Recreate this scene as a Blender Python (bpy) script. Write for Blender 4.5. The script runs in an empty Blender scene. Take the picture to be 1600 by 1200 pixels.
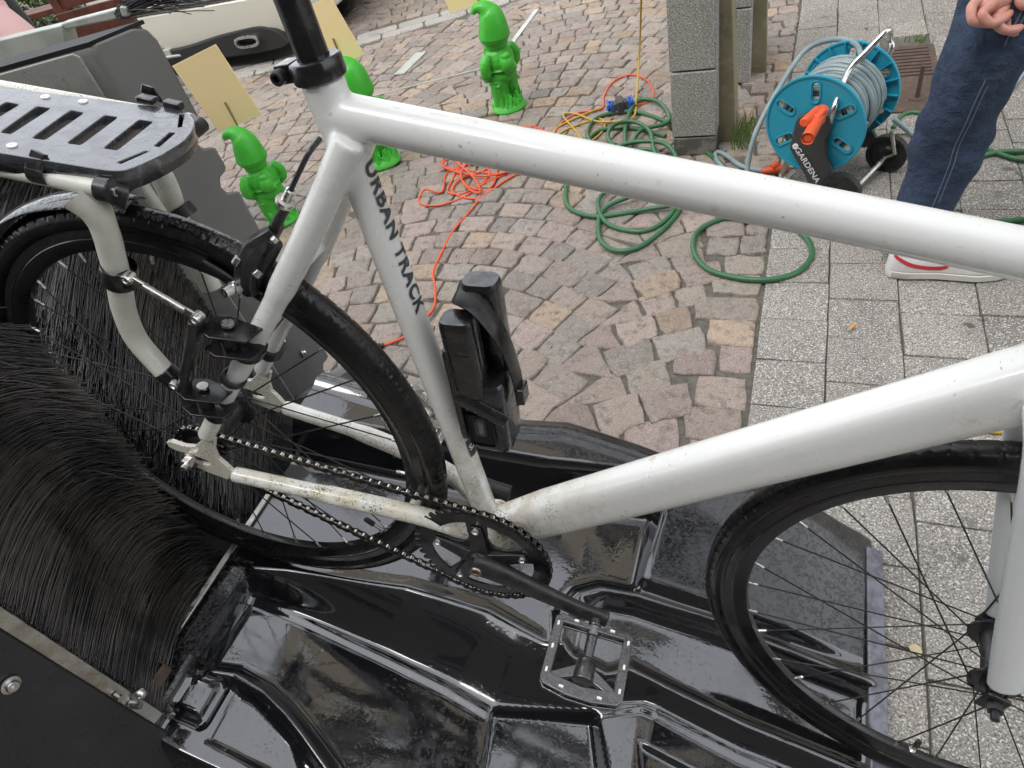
import bpy, bmesh, math, random
import numpy as np
from mathutils import Matrix, Vector
random.seed(7); RNG = np.random.default_rng(7)
A = np.array
# ------------------------------------------------------------------ camera
F_PX = 1052.21                      # focal length in pixels of the 1600 px wide photograph
CW = A([0.735, -0.436, 1.278])      # filled in below from the bike frame
BIKE_W = A([[0.9587, -0.0451, 0.2810], [0.0240, 0.9965, 0.0779], [-0.2835, -0.0680, 0.9565]])
P_CAM = A([0.5222, -0.5094, 0.7553])
R_CAM = A([[0.95370841, 0.288377, 0.08531688], [0.2629343, -0.66188325, -0.70198014], [-0.14596511, 0.6919171, -0.70706782]])
u_, s_, v_ = np.linalg.svd(BIKE_W); BIKE_W = u_ @ v_
BIKE_T = A([0, 0, 0.6678])
CW = BIKE_W @ P_CAM + BIKE_T
RW = R_CAM @ BIKE_W.T
def ray(u, v): return RW.T @ A([(u - 800) / F_PX, (v - 600) / F_PX, 1.0])
def at(u, v, h=0.0):
    r = ray(u, v); return CW + r * (h - CW[2]) / r[2]
def aty(u, v, y):
    r = ray(u, v); return CW + r * (y - CW[1]) / r[1]
def bk(u, v, x=None, y=None, z=None):
    r = R_CAM.T @ A([(u - 800) / F_PX, (v - 600) / F_PX, 1.0])
    for i, c in ((0, x), (1, y), (2, z)):
        if c is not None: return P_CAM + r * (c - P_CAM[i]) / r[i]
cam = bpy.data.cameras.new("Camera"); cam.sensor_width = 36; cam.lens = F_PX / 1600 * 36
cam.clip_start = 0.02; cam.clip_end = 300
camo = bpy.data.objects.new("Camera", cam); bpy.context.scene.collection.objects.link(camo)
m = np.eye(4); m[:3, 0] = RW[0]; m[:3, 1] = -RW[1]; m[:3, 2] = -RW[2]; m[:3, 3] = CW
camo.matrix_world = Matrix(m.tolist()); bpy.context.scene.camera = camo
# ------------------------------------------------------------------ light
SUN_EL, SUN_AZ = math.radians(55), math.radians(205)
w = bpy.data.worlds.new("World"); bpy.context.scene.world = w; w.use_nodes = True
nt = w.node_tree; nt.nodes.clear()
sky = nt.nodes.new("ShaderNodeTexSky"); sky.sky_type = 'NISHITA'; sky.sun_disc = False
sky.sun_elevation = SUN_EL; sky.sun_rotation = SUN_AZ; sky.dust_density = 3.0; sky.air_density = 1.2
hs = nt.nodes.new("ShaderNodeHueSaturation"); hs.inputs['Saturation'].default_value = 0.28; hs.inputs['Value'].default_value = 1.0
bg = nt.nodes.new("ShaderNodeBackground"); bg.inputs[1].default_value = 0.15
ou = nt.nodes.new("ShaderNodeOutputWorld")
mxw = nt.nodes.new("ShaderNodeMix"); mxw.data_type = 'RGBA'; mxw.inputs[0].default_value = .55; mxw.inputs[7].default_value = (9.2, 9.5, 10.2, 1)   # thin bright overcast over the sky
nt.links.new(sky.outputs[0], hs.inputs['Color']); nt.links.new(hs.outputs[0], mxw.inputs[6]); nt.links.new(mxw.outputs[2], bg.inputs[0]); nt.links.new(bg.outputs[0], ou.inputs[0])
sun = bpy.data.lights.new("Sun", 'SUN'); sun.energy = 1.2; sun.angle = math.radians(35); sun.color = (1, 0.97, 0.92)
suno = bpy.data.objects.new("Sun", sun); bpy.context.scene.collection.objects.link(suno)
sd = Vector((math.cos(SUN_EL) * math.sin(SUN_AZ), math.cos(SUN_EL) * math.cos(SUN_AZ), math.sin(SUN_EL)))
suno.rotation_euler = sd.to_track_quat('Z', 'Y').to_euler()
sc = bpy.context.scene
sc.view_settings.view_transform = 'Standard'; sc.view_settings.look = 'None'; sc.view_settings.gamma = 1.0
sc.view_settings.exposure = 0.84
sc.cycles.max_bounces = 8; sc.cycles.glossy_bounces = 4; sc.cycles.use_denoising = True
# ------------------------------------------------------------------ materials
MATS = {}
def mat(name, col=(.5, .5, .5), rough=.5, metal=0.0, spec=.5, noise=None, bump=None, coat=0.0, spots=None, rnoise=None, stripes=None, attr=None, sheen=0):
    """noise=(scale, colour2, lo, hi) ; bump=(scale, strength, distance) ; spots=list of (scale, colour, lo, hi, mask_scale)"""
    if name in MATS: return MATS[name]
    mt = bpy.data.materials.new(name); mt.use_nodes = True; MATS[name] = mt
    t = mt.node_tree; L = t.links.new; b = t.nodes["Principled BSDF"]
    b.inputs['Roughness'].default_value = rough; b.inputs['Metallic'].default_value = metal
    b.inputs['Specular IOR Level'].default_value = spec; b.inputs['Coat Weight'].default_value = coat; b.inputs['Coat Roughness'].default_value = .08
    if sheen: b.inputs['Sheen Weight'].default_value = sheen
    tc = t.nodes.new("ShaderNodeTexCoord"); O = tc.outputs['Object']
    def nz(scale, detail=6, ro=.6, src=None):
        n = t.nodes.new("ShaderNodeTexNoise"); n.inputs['Scale'].default_value = scale; n.inputs['Detail'].default_value = detail
        n.inputs['Roughness'].default_value = ro; L(src or O, n.inputs['Vector']); return n.outputs[0]
    def ramp(src, lo, hi):
        r = t.nodes.new("ShaderNodeMapRange"); r.inputs[1].default_value = lo; r.inputs[2].default_value = hi; r.clamp = True; L(src, r.inputs[0]); return r.outputs[0]
    def mix(f, a, c):
        n = t.nodes.new("ShaderNodeMix"); n.data_type = 'RGBA'; L(f, n.inputs[0])
        for k, q in ((6, a), (7, c)):
            if isinstance(q, tuple): n.inputs[k].default_value = q + (1,)
            else: L(q, n.inputs[k])
        return n.outputs[2]
    def math_(op, a, c):
        n = t.nodes.new("ShaderNodeMath"); n.operation = op
        for k, q in ((0, a), (1, c)):
            if isinstance(q, (int, float)): n.inputs[k].default_value = q
            else: L(q, n.inputs[k])
        return n.outputs[0]
    c = tuple(col)
    if attr:
        an = t.nodes.new("ShaderNodeAttribute"); an.attribute_name = attr; c = an.outputs['Color']
    if noise:
        for ns in (noise if isinstance(noise, list) else [noise]):
            c = mix(ramp(nz(ns[0]), ns[2], ns[3]), c, tuple(ns[1]))
    if spots:
        for sp in spots:
            f = ramp(nz(sp[0], 3, .55), sp[2], sp[3])
            if len(sp) > 4: f = math_('MULTIPLY', f, ramp(nz(sp[4], 2), .48, .62))
            c = mix(f, c, tuple(sp[1]))
    if stripes:  # (axis scale vec, colour2, scale, thickness)
        wv = t.nodes.new("ShaderNodeTexWave"); wv.inputs['Scale'].default_value = stripes[0]; wv.bands_direction = stripes[2]; L(O, wv.inputs['Vector'])
        c = mix(ramp(wv.outputs[1], .45, .55), c, tuple(stripes[1]))
    if isinstance(c, tuple): b.inputs['Base Color'].default_value = c + (1,)
    else: L(c, b.inputs['Base Color'])
    if rnoise: L(ramp2(t, L, nz(rnoise[0], 4), rnoise[3] if len(rnoise) > 3 else .4, rnoise[4] if len(rnoise) > 4 else .6, rnoise[1], rnoise[2]), b.inputs['Roughness'])
    if bump:
        prev = None
        for bp in (bump if isinstance(bump, list) else [bump]):
            n = t.nodes.new("ShaderNodeBump"); n.inputs['Strength'].default_value = bp[1]; n.inputs['Distance'].default_value = bp[2]
            src = nz(bp[0], 5)
            if len(bp) > 3: src = ramp(src, bp[3], bp[4])
            if len(bp) > 5: src = math_('MULTIPLY', src, ramp(nz(bp[5], 2), .50, .60))
            L(src, n.inputs['Height'])
            if prev is not None: L(prev, n.inputs['Normal'])
            prev = n.outputs[0]
        L(prev, b.inputs['Normal'])
    return mt
def ramp2(t, L, src, lo, hi, a, b_):
    r = t.nodes.new("ShaderNodeMapRange"); r.inputs[1].default_value = lo; r.inputs[2].default_value = hi
    r.inputs[3].default_value = a; r.inputs[4].default_value = b_; r.clamp = True; L(src, r.inputs[0]); return r.outputs[0]
WHITE = mat("white_paint", (.76, .765, .735), .26, coat=.5, noise=[(3, (.70, .70, .66), .5, .75)],
            spots=[(420, (.10, .085, .06), .70, .74, 9), (150, (.40, .39, .36), .67, .71, 6), (60, (.58, .56, .50), .64, .70, 4)], bump=[(600, .05, .0004), (30, .05, .001)], rnoise=(14, .16, .4))
WHITE_L = mat("white_rack_paint", (.64, .64, .57), .35, coat=.3, noise=[(14, (.52, .50, .42), .45, .7)], spots=[(500, (.12, .10, .07), .66, .70, 16)], bump=[(500, .1, .0005)])
WHITE_D = mat("white_paint_dirty", (.68, .67, .60), .35, coat=.3, noise=[(8, (.56, .52, .42), .45, .7)],
              spots=[(520, (.07, .055, .035), .57, .62, 14), (260, (.16, .13, .08), .62, .68)], bump=[(500, .15, .0006)])
FORKW = mat("fork_white_paint", (.76, .78, .79), .25, coat=.5, noise=[(5, (.68, .71, .70), .5, .7)], spots=[(200, (.3, .28, .24), .70, .75, 6)])
RUBBER = mat("black_rubber", (.006, .006, .007), .3, spec=.4, noise=[(30, (.015, .014, .014), .45, .6)], bump=[(900, .2, .0005)], rnoise=(22, .08, .42))
RIMB = mat("black_rim", (.008, .008, .009), .22, coat=.3, rnoise=(20, .16, .4), spots=[(600, (.06, .06, .06), .66, .7, 20)])
BLACKP = mat("black_gloss_metal", (.010, .010, .011), .25, coat=.3, rnoise=(40, .12, .4), bump=[(500, .12, .0005)])
BLACKM = mat("black_matt_metal", (.016, .016, .017), .42, noise=[(60, (.03, .029, .027), .5, .65)], rnoise=(50, .25, .55), bump=[(400, .15, .0005)])
PLASB = mat("wet_black_plastic", (.009, .009, .010), .3, coat=.6, rnoise=(70, .06, .5), bump=[(160, .15, .0008, .5, .6)])
RACKP = mat("wet_rack_plastic", (.030, .033, .040), .22, coat=1.0, spec=1.0, rnoise=(45, .12, .42), bump=[(60, .4, .0010, .50, .56), (500, .10, .0003)])
STEEL = mat("steel", (.62, .61, .58), .25, 1.0, rnoise=(90, .15, .4))
CHAINM = mat("oily_chain_steel", (.36, .35, .33), .3, 1.0, noise=[(300, (.06, .055, .05), .5, .6)], rnoise=(200, .2, .55))
CHAIND = mat("dark_chain_plates", (.05, .048, .045), .35, 1.0, noise=[(300, (.18, .17, .16), .55, .65)])
ALU = mat("aluminium", (.55, .55, .50), .35, 1.0, noise=[(25, (.38, .36, .30), .45, .65)], rnoise=(60, .25, .5))
HSG = mat("grey_housing_paint", (.150, .147, .138), .36, noise=[(4, (.18, .175, .163), .4, .7)], spots=[(300, (.02, .02, .02), .70, .72, 30)], bump=[(900, .05, .0004)])
HSGN = mat("dark_housing_paint", (.020, .021, .023), .4, noise=[(4, (.028, .029, .030), .4, .7)], spots=[(300, (.05, .048, .044), .68, .71, 7), (40, (.03, .03, .03), .6, .7)], rnoise=(25, .25, .5), bump=[(900, .05, .0004)])
FRAMEP = mat("light_grey_plastic", (.30, .305, .275), .3, noise=[(10, (.20, .205, .185), .45, .6)], spots=[(160, (.05, .05, .05), .63, .67, 12)], rnoise=(18, .15, .45))
PALE = mat("pale_metal_channel", (.45, .47, .42), .35, noise=[(14, (.33, .35, .30), .45, .65)])
BRIS = mat("bristle_nylon", (.060, .052, .046), .25, spec=1.0, noise=[(9, (.012, .011, .010), .42, .60)])
TRAY = mat("wet_black_tray", (.0075, .0080, .0095), .08, spec=1.0, coat=1.0, rnoise=(16, .02, .11, .45, .62), bump=[(170, .22, .0012, .60, .70, 4), (520, .10, .0005, .58, .66, 6), (9, .12, .006)])
GREEN = mat("green_plastic", (.055, .46, .035), .42, noise=[(20, (.045, .38, .03), .4, .7)], bump=[(180, .25, .002)])
CARD = mat("yellow_card", (.92, .74, .40), .55, noise=[(4, (.88, .70, .37), .4, .7)])
WOODS = mat("wood_stick", (.30, .19, .09), .6)
ORANGEC = mat("orange_cable", (.72, .095, .028), .45, noise=[(30, (.6, .07, .02), .4, .7)])
YELC = mat("yellow_cable", (.50, .32, .045), .5, noise=[(30, (.42, .27, .05), .4, .7)])
YELH = mat("yellow_hose", (.72, .46, .02), .4, bump=[(400, .3, .002)])
GREENH = mat("green_hose", (.030, .115, .045), .38, noise=[(300, (.045, .15, .065), .45, .55)], rnoise=(40, .3, .5))
BLUEH = mat("grey_blue_hose", (.27, .34, .35), .4, noise=[(20, (.20, .26, .27), .4, .7)])
REELB = mat("turquoise_plastic", (.022, .31, .44), .35, noise=[(12, (.02, .28, .41), .4, .7)])
ORANGE = mat("orange_plastic", (.78, .11, .03), .4)
GREYP = mat("dark_grey_plastic", (.050, .050, .050), .5)
BLUEP = mat("blue_plastic", (.015, .10, .45), .35)
def stone_mat(name, base, attr, dist=.006):
    return mat(name, base, .72, attr=attr, noise=[(30, (.16, .14, .12), .51, .70), (70, (.38, .34, .30), .58, .76), (9, (.36, .32, .26), .60, .8)], spots=[(420, (.05, .045, .04), .58, .66), (300, (.58, .55, .50), .62, .70)],
               bump=[(26, 1.0, dist * 2.2), (85, 1.0, .006), (300, .7, .002)], rnoise=(6, .5, .85))
COB = stone_mat("porphyry_cobble", (.25, .21, .19), "col")
SLAB = mat("granite_slab", (.30, .28, .25), .7, attr="col", noise=[(6, (.20, .185, .165), .52, .7)], spots=[(290, (.10, .092, .08), .53, .58), (250, (.60, .57, .52), .55, .62), (16, (.10, .09, .08), .62, .66, 3)],
           bump=[(240, .5, .0015), (20, .2, .003)], rnoise=(7, .45, .8))
GRANITE = mat("grey_granite", (.33, .32, .29), .7, noise=[(5, (.26, .25, .21), .5, .7)], spots=[(230, (.13, .125, .115), .52, .58), (190, (.56, .55, .51), .55, .62)], bump=[(230, .5, .0015)])
GRAND = mat("dark_granite", (.10, .095, .085), .6, noise=[(15, (.20, .19, .17), .5, .6)], bump=[(150, .5, .002)])  # darker granite for the lowest block of the first post
LICHEN = mat("lichen_concrete", (.24, .21, .13), .8, noise=[(7, (.14, .14, .08), .45, .65), (25, (.30, .27, .18), .55, .7)], bump=[(90, .4, .003)])
GROUT = mat("sand_joints", (.14, .128, .105), .9, noise=[(60, (.09, .082, .068), .4, .6), (8, (.105, .11, .07), .5, .7)], bump=[(260, .6, .003)])
IRON = mat("rusty_iron", (.080, .055, .045), .55, noise=[(40, (.13, .08, .055), .5, .65)], bump=[(200, .4, .001)])
DENIM = mat("blue_denim", (.017, .034, .072), .85, noise=[(9, (.045, .075, .130), .48, .68), (600, (.028, .042, .075), .5, .6)], bump=[(17, .9, .022), (60, .5, .004), (1200, .3, .0006)])
SEAM = mat("denim_seam", (.12, .15, .20), .8)
SKIN = mat("skin", (.60, .30, .23), .45, noise=[(30, (.52, .22, .17), .4, .7)], bump=[(180, .25, .0015)])
SHOEW = mat("shoe_white", (.68, .66, .66), .5, noise=[(20, (.60, .58, .57), .4, .7)]); SOLE = mat("shoe_sole", (.60, .59, .53), .6)
RED = mat("red_trim", (.55, .03, .035), .4)
VANW = mat("van_white", (.66, .65, .56), .25, coat=.6); VANB = mat("van_black_trim", (.02, .02, .02), .5)
BROWNW = mat("brown_wood", (.12, .035, .02), .55, noise=[(12, (.07, .022, .015), .4, .6)])
LEAF = mat("hedge_leaf", (.07, .12, .025), .6, noise=[(20, (.20, .19, .06), .5, .7)])
GRASS = mat("grass_blade", (.10, .16, .03), .7)
PINK = mat("pink_striped_cotton", (.62, .33, .32), .8, stripes=(160, (.72, .52, .5), 'X'))
WALLM = mat("beige_facade", (.42, .36, .27), .8, noise=[(3, (.36, .31, .24), .4, .7)]); GLASSD = mat("dark_window_glass", (.03, .035, .04), .06); SURR = mat("white_stone_trim", (.6, .57, .5), .7)
GREYD = mat("grey_lettering", (.055, .058, .06), .5); WHITET = mat("white_lettering", (.75, .75, .75), .5)
# ------------------------------------------------------------------ mesh helpers
COL = bpy.context.scene.collection
def nrm(v): v = A(v, float); return v / (np.linalg.norm(v) + 1e-12)
def perp(d):
    a = A([0, 0, 1.]) if abs(d[2]) < .9 else A([1., 0, 0]); e = nrm(np.cross(a, d)); return e, np.cross(d, e)
class MB:
    def __init__(s): s.v = []; s.f = []; s.m = []; s.sm = []; s.cur = 0; s.k = 0
    def add(s, vs, fs):
        o = len(s.v); s.v += [tuple(map(float, p)) for p in vs]; s.f += [tuple(i + o for i in f) for f in fs]; s.m += [s.cur] * len(fs); return s
    def tube(s, pts, r, n=12, cap=True, closed=False, flat=None):
        P = [A(p, float) for p in pts]; N = len(P); r = [r] * N if np.isscalar(r) else list(r); vs = []; e = None
        for i in range(N):
            if closed: d = nrm(P[(i + 1) % N] - P[i - 1])
            else: d = nrm(P[min(i + 1, N - 1)] - P[max(i - 1, 0)])
            if flat is not None: e = nrm(np.cross(flat[0], d)); g = np.cross(d, e); ra, rb = flat[1], 1.0
            else:
                e = perp(d)[0] if e is None else nrm(e - d * (e @ d)); g = np.cross(d, e); ra = rb = 1.0
            for k in range(n):
                a = 2 * math.pi * k / n; vs.append(P[i] + r[i] * (ra * math.cos(a) * e + rb * math.sin(a) * g))
        fs = []
        for i in range(N if closed else N - 1):
            j = (i + 1) % N
            for k in range(n): l = (k + 1) % n; fs.append((i * n + k, i * n + l, j * n + l, j * n + k))
        if cap and not closed: fs.append(tuple(range(n))[::-1]); fs.append(tuple((N - 1) * n + k for k in range(n)))
        return s.add(vs, fs)
    def cyl(s, a, b, r, n=20, r1=None): return s.tube([a, b], [r, r if r1 is None else r1], n)
    def box(s, c, size, R=None):
        c = A(c, float); h = A(size, float) / 2; R = np.eye(3) if R is None else A(R, float)
        vs = [c + R @ (h * A([x, y, z])) for x in (-1, 1) for y in (-1, 1) for z in (-1, 1)]
        return s.add(vs, [(0, 1, 3, 2), (4, 6, 7, 5), (0, 4, 5, 1), (2, 3, 7, 6), (0, 2, 6, 4), (1, 5, 7, 3)])
    def prism(s, poly, o, ex, ey, ez, d):
        o, ex, ey, ez = (A(q, float) for q in (o, ex, ey, ez)); n = len(poly)
        vs = [o + ex * p[0] + ey * p[1] for p in poly] + [o + ex * p[0] + ey * p[1] + ez * d for p in poly]
        return s.add(vs, [tuple(range(n))[::-1], tuple(range(n, 2 * n))] + [(k, (k + 1) % n, n + (k + 1) % n, n + k) for k in range(n)])
    def lathe(s, prof, o, ax, n=32, closed=False):
        o = A(o, float); ax = nrm(ax); e, g = perp(ax); vs = []
        for k in range(n):
            a = 2 * math.pi * k / n; d = math.cos(a) * e + math.sin(a) * g
            for (r, z) in prof: vs.append(o + d * r + ax * z)
        q = len(prof); fs = []
        for k in range(n):
            l = (k + 1) % n
            for i in range(q if closed else q - 1): j = (i + 1) % q; fs.append((k * q + i, l * q + i, l * q + j, k * q + j))
        return s.add(vs, fs)
    def ell(s, c, rad, R=None, n=16, m_=10):
        c = A(c, float); R = np.eye(3) if R is None else A(R, float); rad = A(rad, float) * np.ones(3); vs = []
        for i in range(m_ + 1):
            t = math.pi * i / m_
            for k in range(n): a = 2 * math.pi * k / n; vs.append(c + R @ (rad * A([math.sin(t) * math.cos(a), math.sin(t) * math.sin(a), math.cos(t)])))
        return s.add(vs, [(i * n + k, (i + 1) * n + k, (i + 1) * n + (k + 1) % n, i * n + (k + 1) % n) for i in range(m_) for k in range(n)])
    def xf(s, M4, since=0):
        M4 = A(M4, float); s.v[since:] = [tuple((M4[:3, :3] @ A(p)) + M4[:3, 3]) for p in s.v[since:]]; return s
    def build(s, name, mats, parent=None, smooth=True, ang=38, bevel=None, sub=0):
        me = bpy.data.meshes.new(name); me.from_pydata(s.v, [], s.f)
        for q in (mats if isinstance(mats, (list, tuple)) else [mats]): me.materials.append(q)
        if s.k or any(s.m): me.polygons.foreach_set("material_index", s.m)
        return link(name, me, parent, smooth, ang, bevel, sub)
def fixn(me):
    b = bmesh.new(); b.from_mesh(me); bmesh.ops.recalc_face_normals(b, faces=b.faces); b.to_mesh(me); b.free()
def link(name, me, parent=None, smooth=True, ang=38, bevel=None, sub=0, fix=True):
    if fix and len(me.polygons) < 60000: fixn(me)
    if smooth:
        me.polygons.foreach_set("use_smooth", [True] * len(me.polygons)); me.set_sharp_from_angle(angle=math.radians(ang))
    me.update(); o = bpy.data.objects.new(name, me); COL.objects.link(o)
    if parent is not None: o.parent = parent
    if bevel:
        b = o.modifiers.new("Bevel", 'BEVEL'); b.width = bevel; b.segments = 2; b.limit_method = 'ANGLE'; b.angle_limit = math.radians(40); b.harden_normals = False
    if sub: q = o.modifiers.new("Sub", 'SUBSURF'); q.levels = sub; q.render_levels = sub
    return o
def empty(name, loc=(0, 0, 0), parent=None, label=None, cat=None, group=None, rotz=0):
    o = bpy.data.objects.new(name, None); COL.objects.link(o); o.location = loc; o.rotation_euler = (0, 0, rotz); o.empty_display_size = .05
    if parent is not None: o.parent = parent
    if label: tag(o, label, cat, group)
    return o
def tag(o, label=None, cat=None, group=None, kind=None):
    if label: o['label'] = label
    if cat: o['category'] = cat
    if group: o['group'] = group
    if kind: o['kind'] = kind
    return o
def bez(P, n=12):
    """smooth Catmull-Rom path through points"""
    P = [A(p, float) for p in P]; P = [2 * P[0] - P[1]] + P + [2 * P[-1] - P[-2]]; out = []
    for i in range(1, len(P) - 2):
        for k in range(n):
            t = k / n; out.append(.5 * ((2 * P[i]) + (-P[i - 1] + P[i + 1]) * t + (2 * P[i - 1] - 5 * P[i] + 4 * P[i + 1] - P[i + 2]) * t * t + (-P[i - 1] + 3 * P[i] - 3 * P[i + 1] + P[i + 2]) * t ** 3))
    return out + [P[-2]]
def curve_mesh(loops, depth, bevel=0.0):
    """flat plate from closed 2D loops (holes by even-odd), extruded ±depth/2 on local z; returns mesh"""
    cu = bpy.data.curves.new("c", 'CURVE'); cu.dimensions = '2D'; cu.fill_mode = 'BOTH'; cu.extrude = max(depth / 2 - bevel, 1e-5); cu.bevel_depth = bevel; cu.bevel_resolution = 1
    for lp in loops:
        sp = cu.splines.new('POLY'); sp.points.add(len(lp) - 1); sp.use_cyclic_u = True
        for p, q in zip(sp.points, lp): p.co = (q[0], q[1], 0, 1)
    o = bpy.data.objects.new("c", cu); COL.objects.link(o)
    dg = bpy.context.evaluated_depsgraph_get(); me = bpy.data.meshes.new_from_object(o.evaluated_get(dg)); bpy.data.objects.remove(o); bpy.data.curves.remove(cu); return me
def plate(name, loops, depth, M4, mt, parent=None, bevel=0.0, ang=30):
    me = curve_mesh(loops, depth, bevel); me.materials.clear(); me.materials.append(mt); me.transform(Matrix(A(M4, float).tolist())); return link(name, me, parent, True, ang, fix=False)
def frame4(o, ex, ey, ez):
    M4 = np.eye(4); M4[:3, 0] = ex; M4[:3, 1] = ey; M4[:3, 2] = ez; M4[:3, 3] = o; return M4
def text_mesh(txt, size, name, mt, fn, parent=None, bold=0.0, sp=1.0, ext=0.0):
    cu = bpy.data.curves.new("t", 'FONT'); cu.body = txt; cu.size = size; cu.offset = bold; cu.space_character = sp; cu.align_x = 'CENTER'; cu.align_y = 'CENTER'; cu.extrude = ext
    o = bpy.data.objects.new("t", cu); COL.objects.link(o); dg = bpy.context.evaluated_depsgraph_get()
    me = bpy.data.meshes.new_from_object(o.evaluated_get(dg)); bpy.data.objects.remove(o); bpy.data.curves.remove(cu)
    b = bmesh.new(); b.from_mesh(me); bmesh.ops.triangulate(b, faces=b.faces)
    for _ in range(2):
        lg = [e for e in b.edges if e.calc_length() > size * .18]
        if lg: bmesh.ops.subdivide_edges(b, edges=lg, cuts=1); bmesh.ops.triangulate(b, faces=b.faces)
    for vv in b.verts: vv.co = Vector(fn(vv.co.x, vv.co.y, vv.co.z).tolist())
    b.to_mesh(me); b.free(); me.materials.clear(); me.materials.append(mt); return link(name, me, parent, False, fix=False)
def np_mesh(name, V, Q, mt, parent=None, smooth=True, col=None, ang=None):
    me = bpy.data.meshes.new(name); k = Q.shape[1]; me.vertices.add(len(V)); me.vertices.foreach_set("co", V.astype(np.float32).ravel())
    me.loops.add(Q.size); me.loops.foreach_set("vertex_index", Q.astype(np.int32).ravel()); me.polygons.add(len(Q))
    me.polygons.foreach_set("loop_start", np.arange(0, Q.size, k, dtype=np.int32)); me.polygons.foreach_set("loop_total", np.full(len(Q), k, np.int32))
    me.polygons.foreach_set("use_smooth", np.full(len(Q), smooth)); me.update(calc_edges=True); me.validate()
    if col is not None:
        at_ = me.color_attributes.new("col", 'FLOAT_COLOR', 'POINT'); at_.data.foreach_set("color", np.concatenate([col, np.ones((len(col), 1))], 1).astype(np.float32).ravel())
    if ang: me.set_sharp_from_angle(angle=math.radians(ang))
    me.materials.append(mt); o = bpy.data.objects.new(name, me); COL.objects.link(o)
    if parent is not None: o.parent = parent
    return o
def fibers(name, P0, P1, P2, r, mt, parent, seg=7):
    n = len(P0); t = np.linspace(0, 1, seg + 1)[None, :, None]; C = (1 - t) ** 2 * P0[:, None] + 2 * t * (1 - t) * P1[:, None] + t * t * P2[:, None]
    T = np.gradient(C, axis=1); T /= np.linalg.norm(T, axis=2, keepdims=True) + 1e-9; e = np.cross(T, [.3, .2, .93]); e /= np.linalg.norm(e, axis=2, keepdims=True) + 1e-9; g = np.cross(T, e)
    V = np.stack([C + r * (math.cos(a) * e + math.sin(a) * g) for a in (0, 2.094, 4.189)], 2).reshape(-1, 3)
    b = (np.arange(n) * (seg + 1) * 3)[:, None, None] + (np.arange(seg) * 3)[None, :, None]; k = np.arange(3)[None, None, :]; k2 = (k + 1) % 3
    Q = np.stack([b + k, b + k2, b + 3 + k2, b + 3 + k], -1).reshape(-1, 4)
    return np_mesh(name, V, Q, mt, parent)
# ================================================================== GROUND
me = bpy.data.meshes.new("ground"); me.from_pydata([(-60, -30, -.012), (60, -30, -.012), (60, 90, -.012), (-60, 90, -.012)], [], [(0, 1, 2, 3)]); me.materials.append(GROUT)
for v_z in me.vertices: v_z.co.z = -.0055
tag(link("ground", me, None, False), kind="structure")
PAL = A([(.285, .235, .205), (.27, .235, .205), (.25, .23, .205), (.30, .25, .21), (.265, .24, .20), (.34, .26, .185), (.24, .225, .205), (.285, .225, .205)]) * 1.06
PAL = (PAL * .75 + PAL.mean(0) * .25) * A([1.06, 1.015, .985])
def stones(name, quads, tops, cols, mt, inset=.006, dz=.006, under=.03, jit=.004, sub=3, corner=.07):
    """quads: (n,4,2) corner positions; each stone = rounded chipped block"""
    n = len(quads); K = 4 * sub; t = np.arange(sub) / sub
    ring = np.concatenate([quads[:, i, None] * (1 - t)[None, :, None] + quads[:, (i + 1) % 4, None] * t[None, :, None] for i in range(4)], 1)  # n,K,2
    c = ring.mean(1, keepdims=True); d = ring - c
    cor = np.zeros(K); cor[::sub] = 1
    ring = c + d * (1 - corner * cor[None, :, None]) + RNG.normal(0, jit, ring.shape)
    d = ring - c; L = np.linalg.norm(d, axis=2, keepdims=True); i1 = c + d * (1 - inset * .6 / L); i2 = c + d * (1 - inset * 2.2 / L)
    z0 = np.full((n, K, 1), -under); z1 = tops[:, None, None] - dz + RNG.normal(0, .0008, (n, K, 1)); z2 = tops[:, None, None] - dz * .3 + RNG.normal(0, .0006, (n, K, 1)); z3 = tops[:, None, None] + RNG.normal(0, .0005, (n, K, 1))
    V = np.concatenate([np.concatenate([ring, z0], 2), np.concatenate([ring, z1], 2), np.concatenate([i1, z2], 2), np.concatenate([i2, z3], 2), np.concatenate([c + d * .35, z3 + RNG.normal(0, .0012, (n, K, 1))], 2), np.concatenate([c, tops[:, None, None] + .0005], 2)], 1)
    per = 5 * K + 1; k = np.arange(K); k2 = (k + 1) % K
    q = np.concatenate([np.stack([j * K + k, j * K + k2, (j + 1) * K + k2, (j + 1) * K + k], 1) for j in range(4)] + [np.stack([4 * K + k[::2], 4 * K + k[::2] + 1, 4 * K + (k[::2] + 2) % K, np.full(K // 2, 5 * K)], 1)])
    Q = (q[None] + (np.arange(n) * per)[:, None, None]).reshape(-1, 4)
    C = np.repeat(cols[:, None], per, 1).reshape(-1, 3)
    return tag(np_mesh(name, V.reshape(-1, 3), Q, mt, None, True, C, 50), kind="structure")
def arcf(x): P = 1.22; x = (x + .36 + P / 2) % P - P / 2; R = 1.0; return math.sqrt(R * R - x * x) - R, -x / math.sqrt(R * R - x * x), x
SD = nrm([.88, .47, 0])[:2]; SN = A([-SD[1], SD[0]]); S0 = A([-2.11, 3.68])          # light slab strip crossing the square
def side(x, y): return (A([x, y]) - S0) @ SN
qs = []; tp = []; cl = []
y = -1.6
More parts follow.
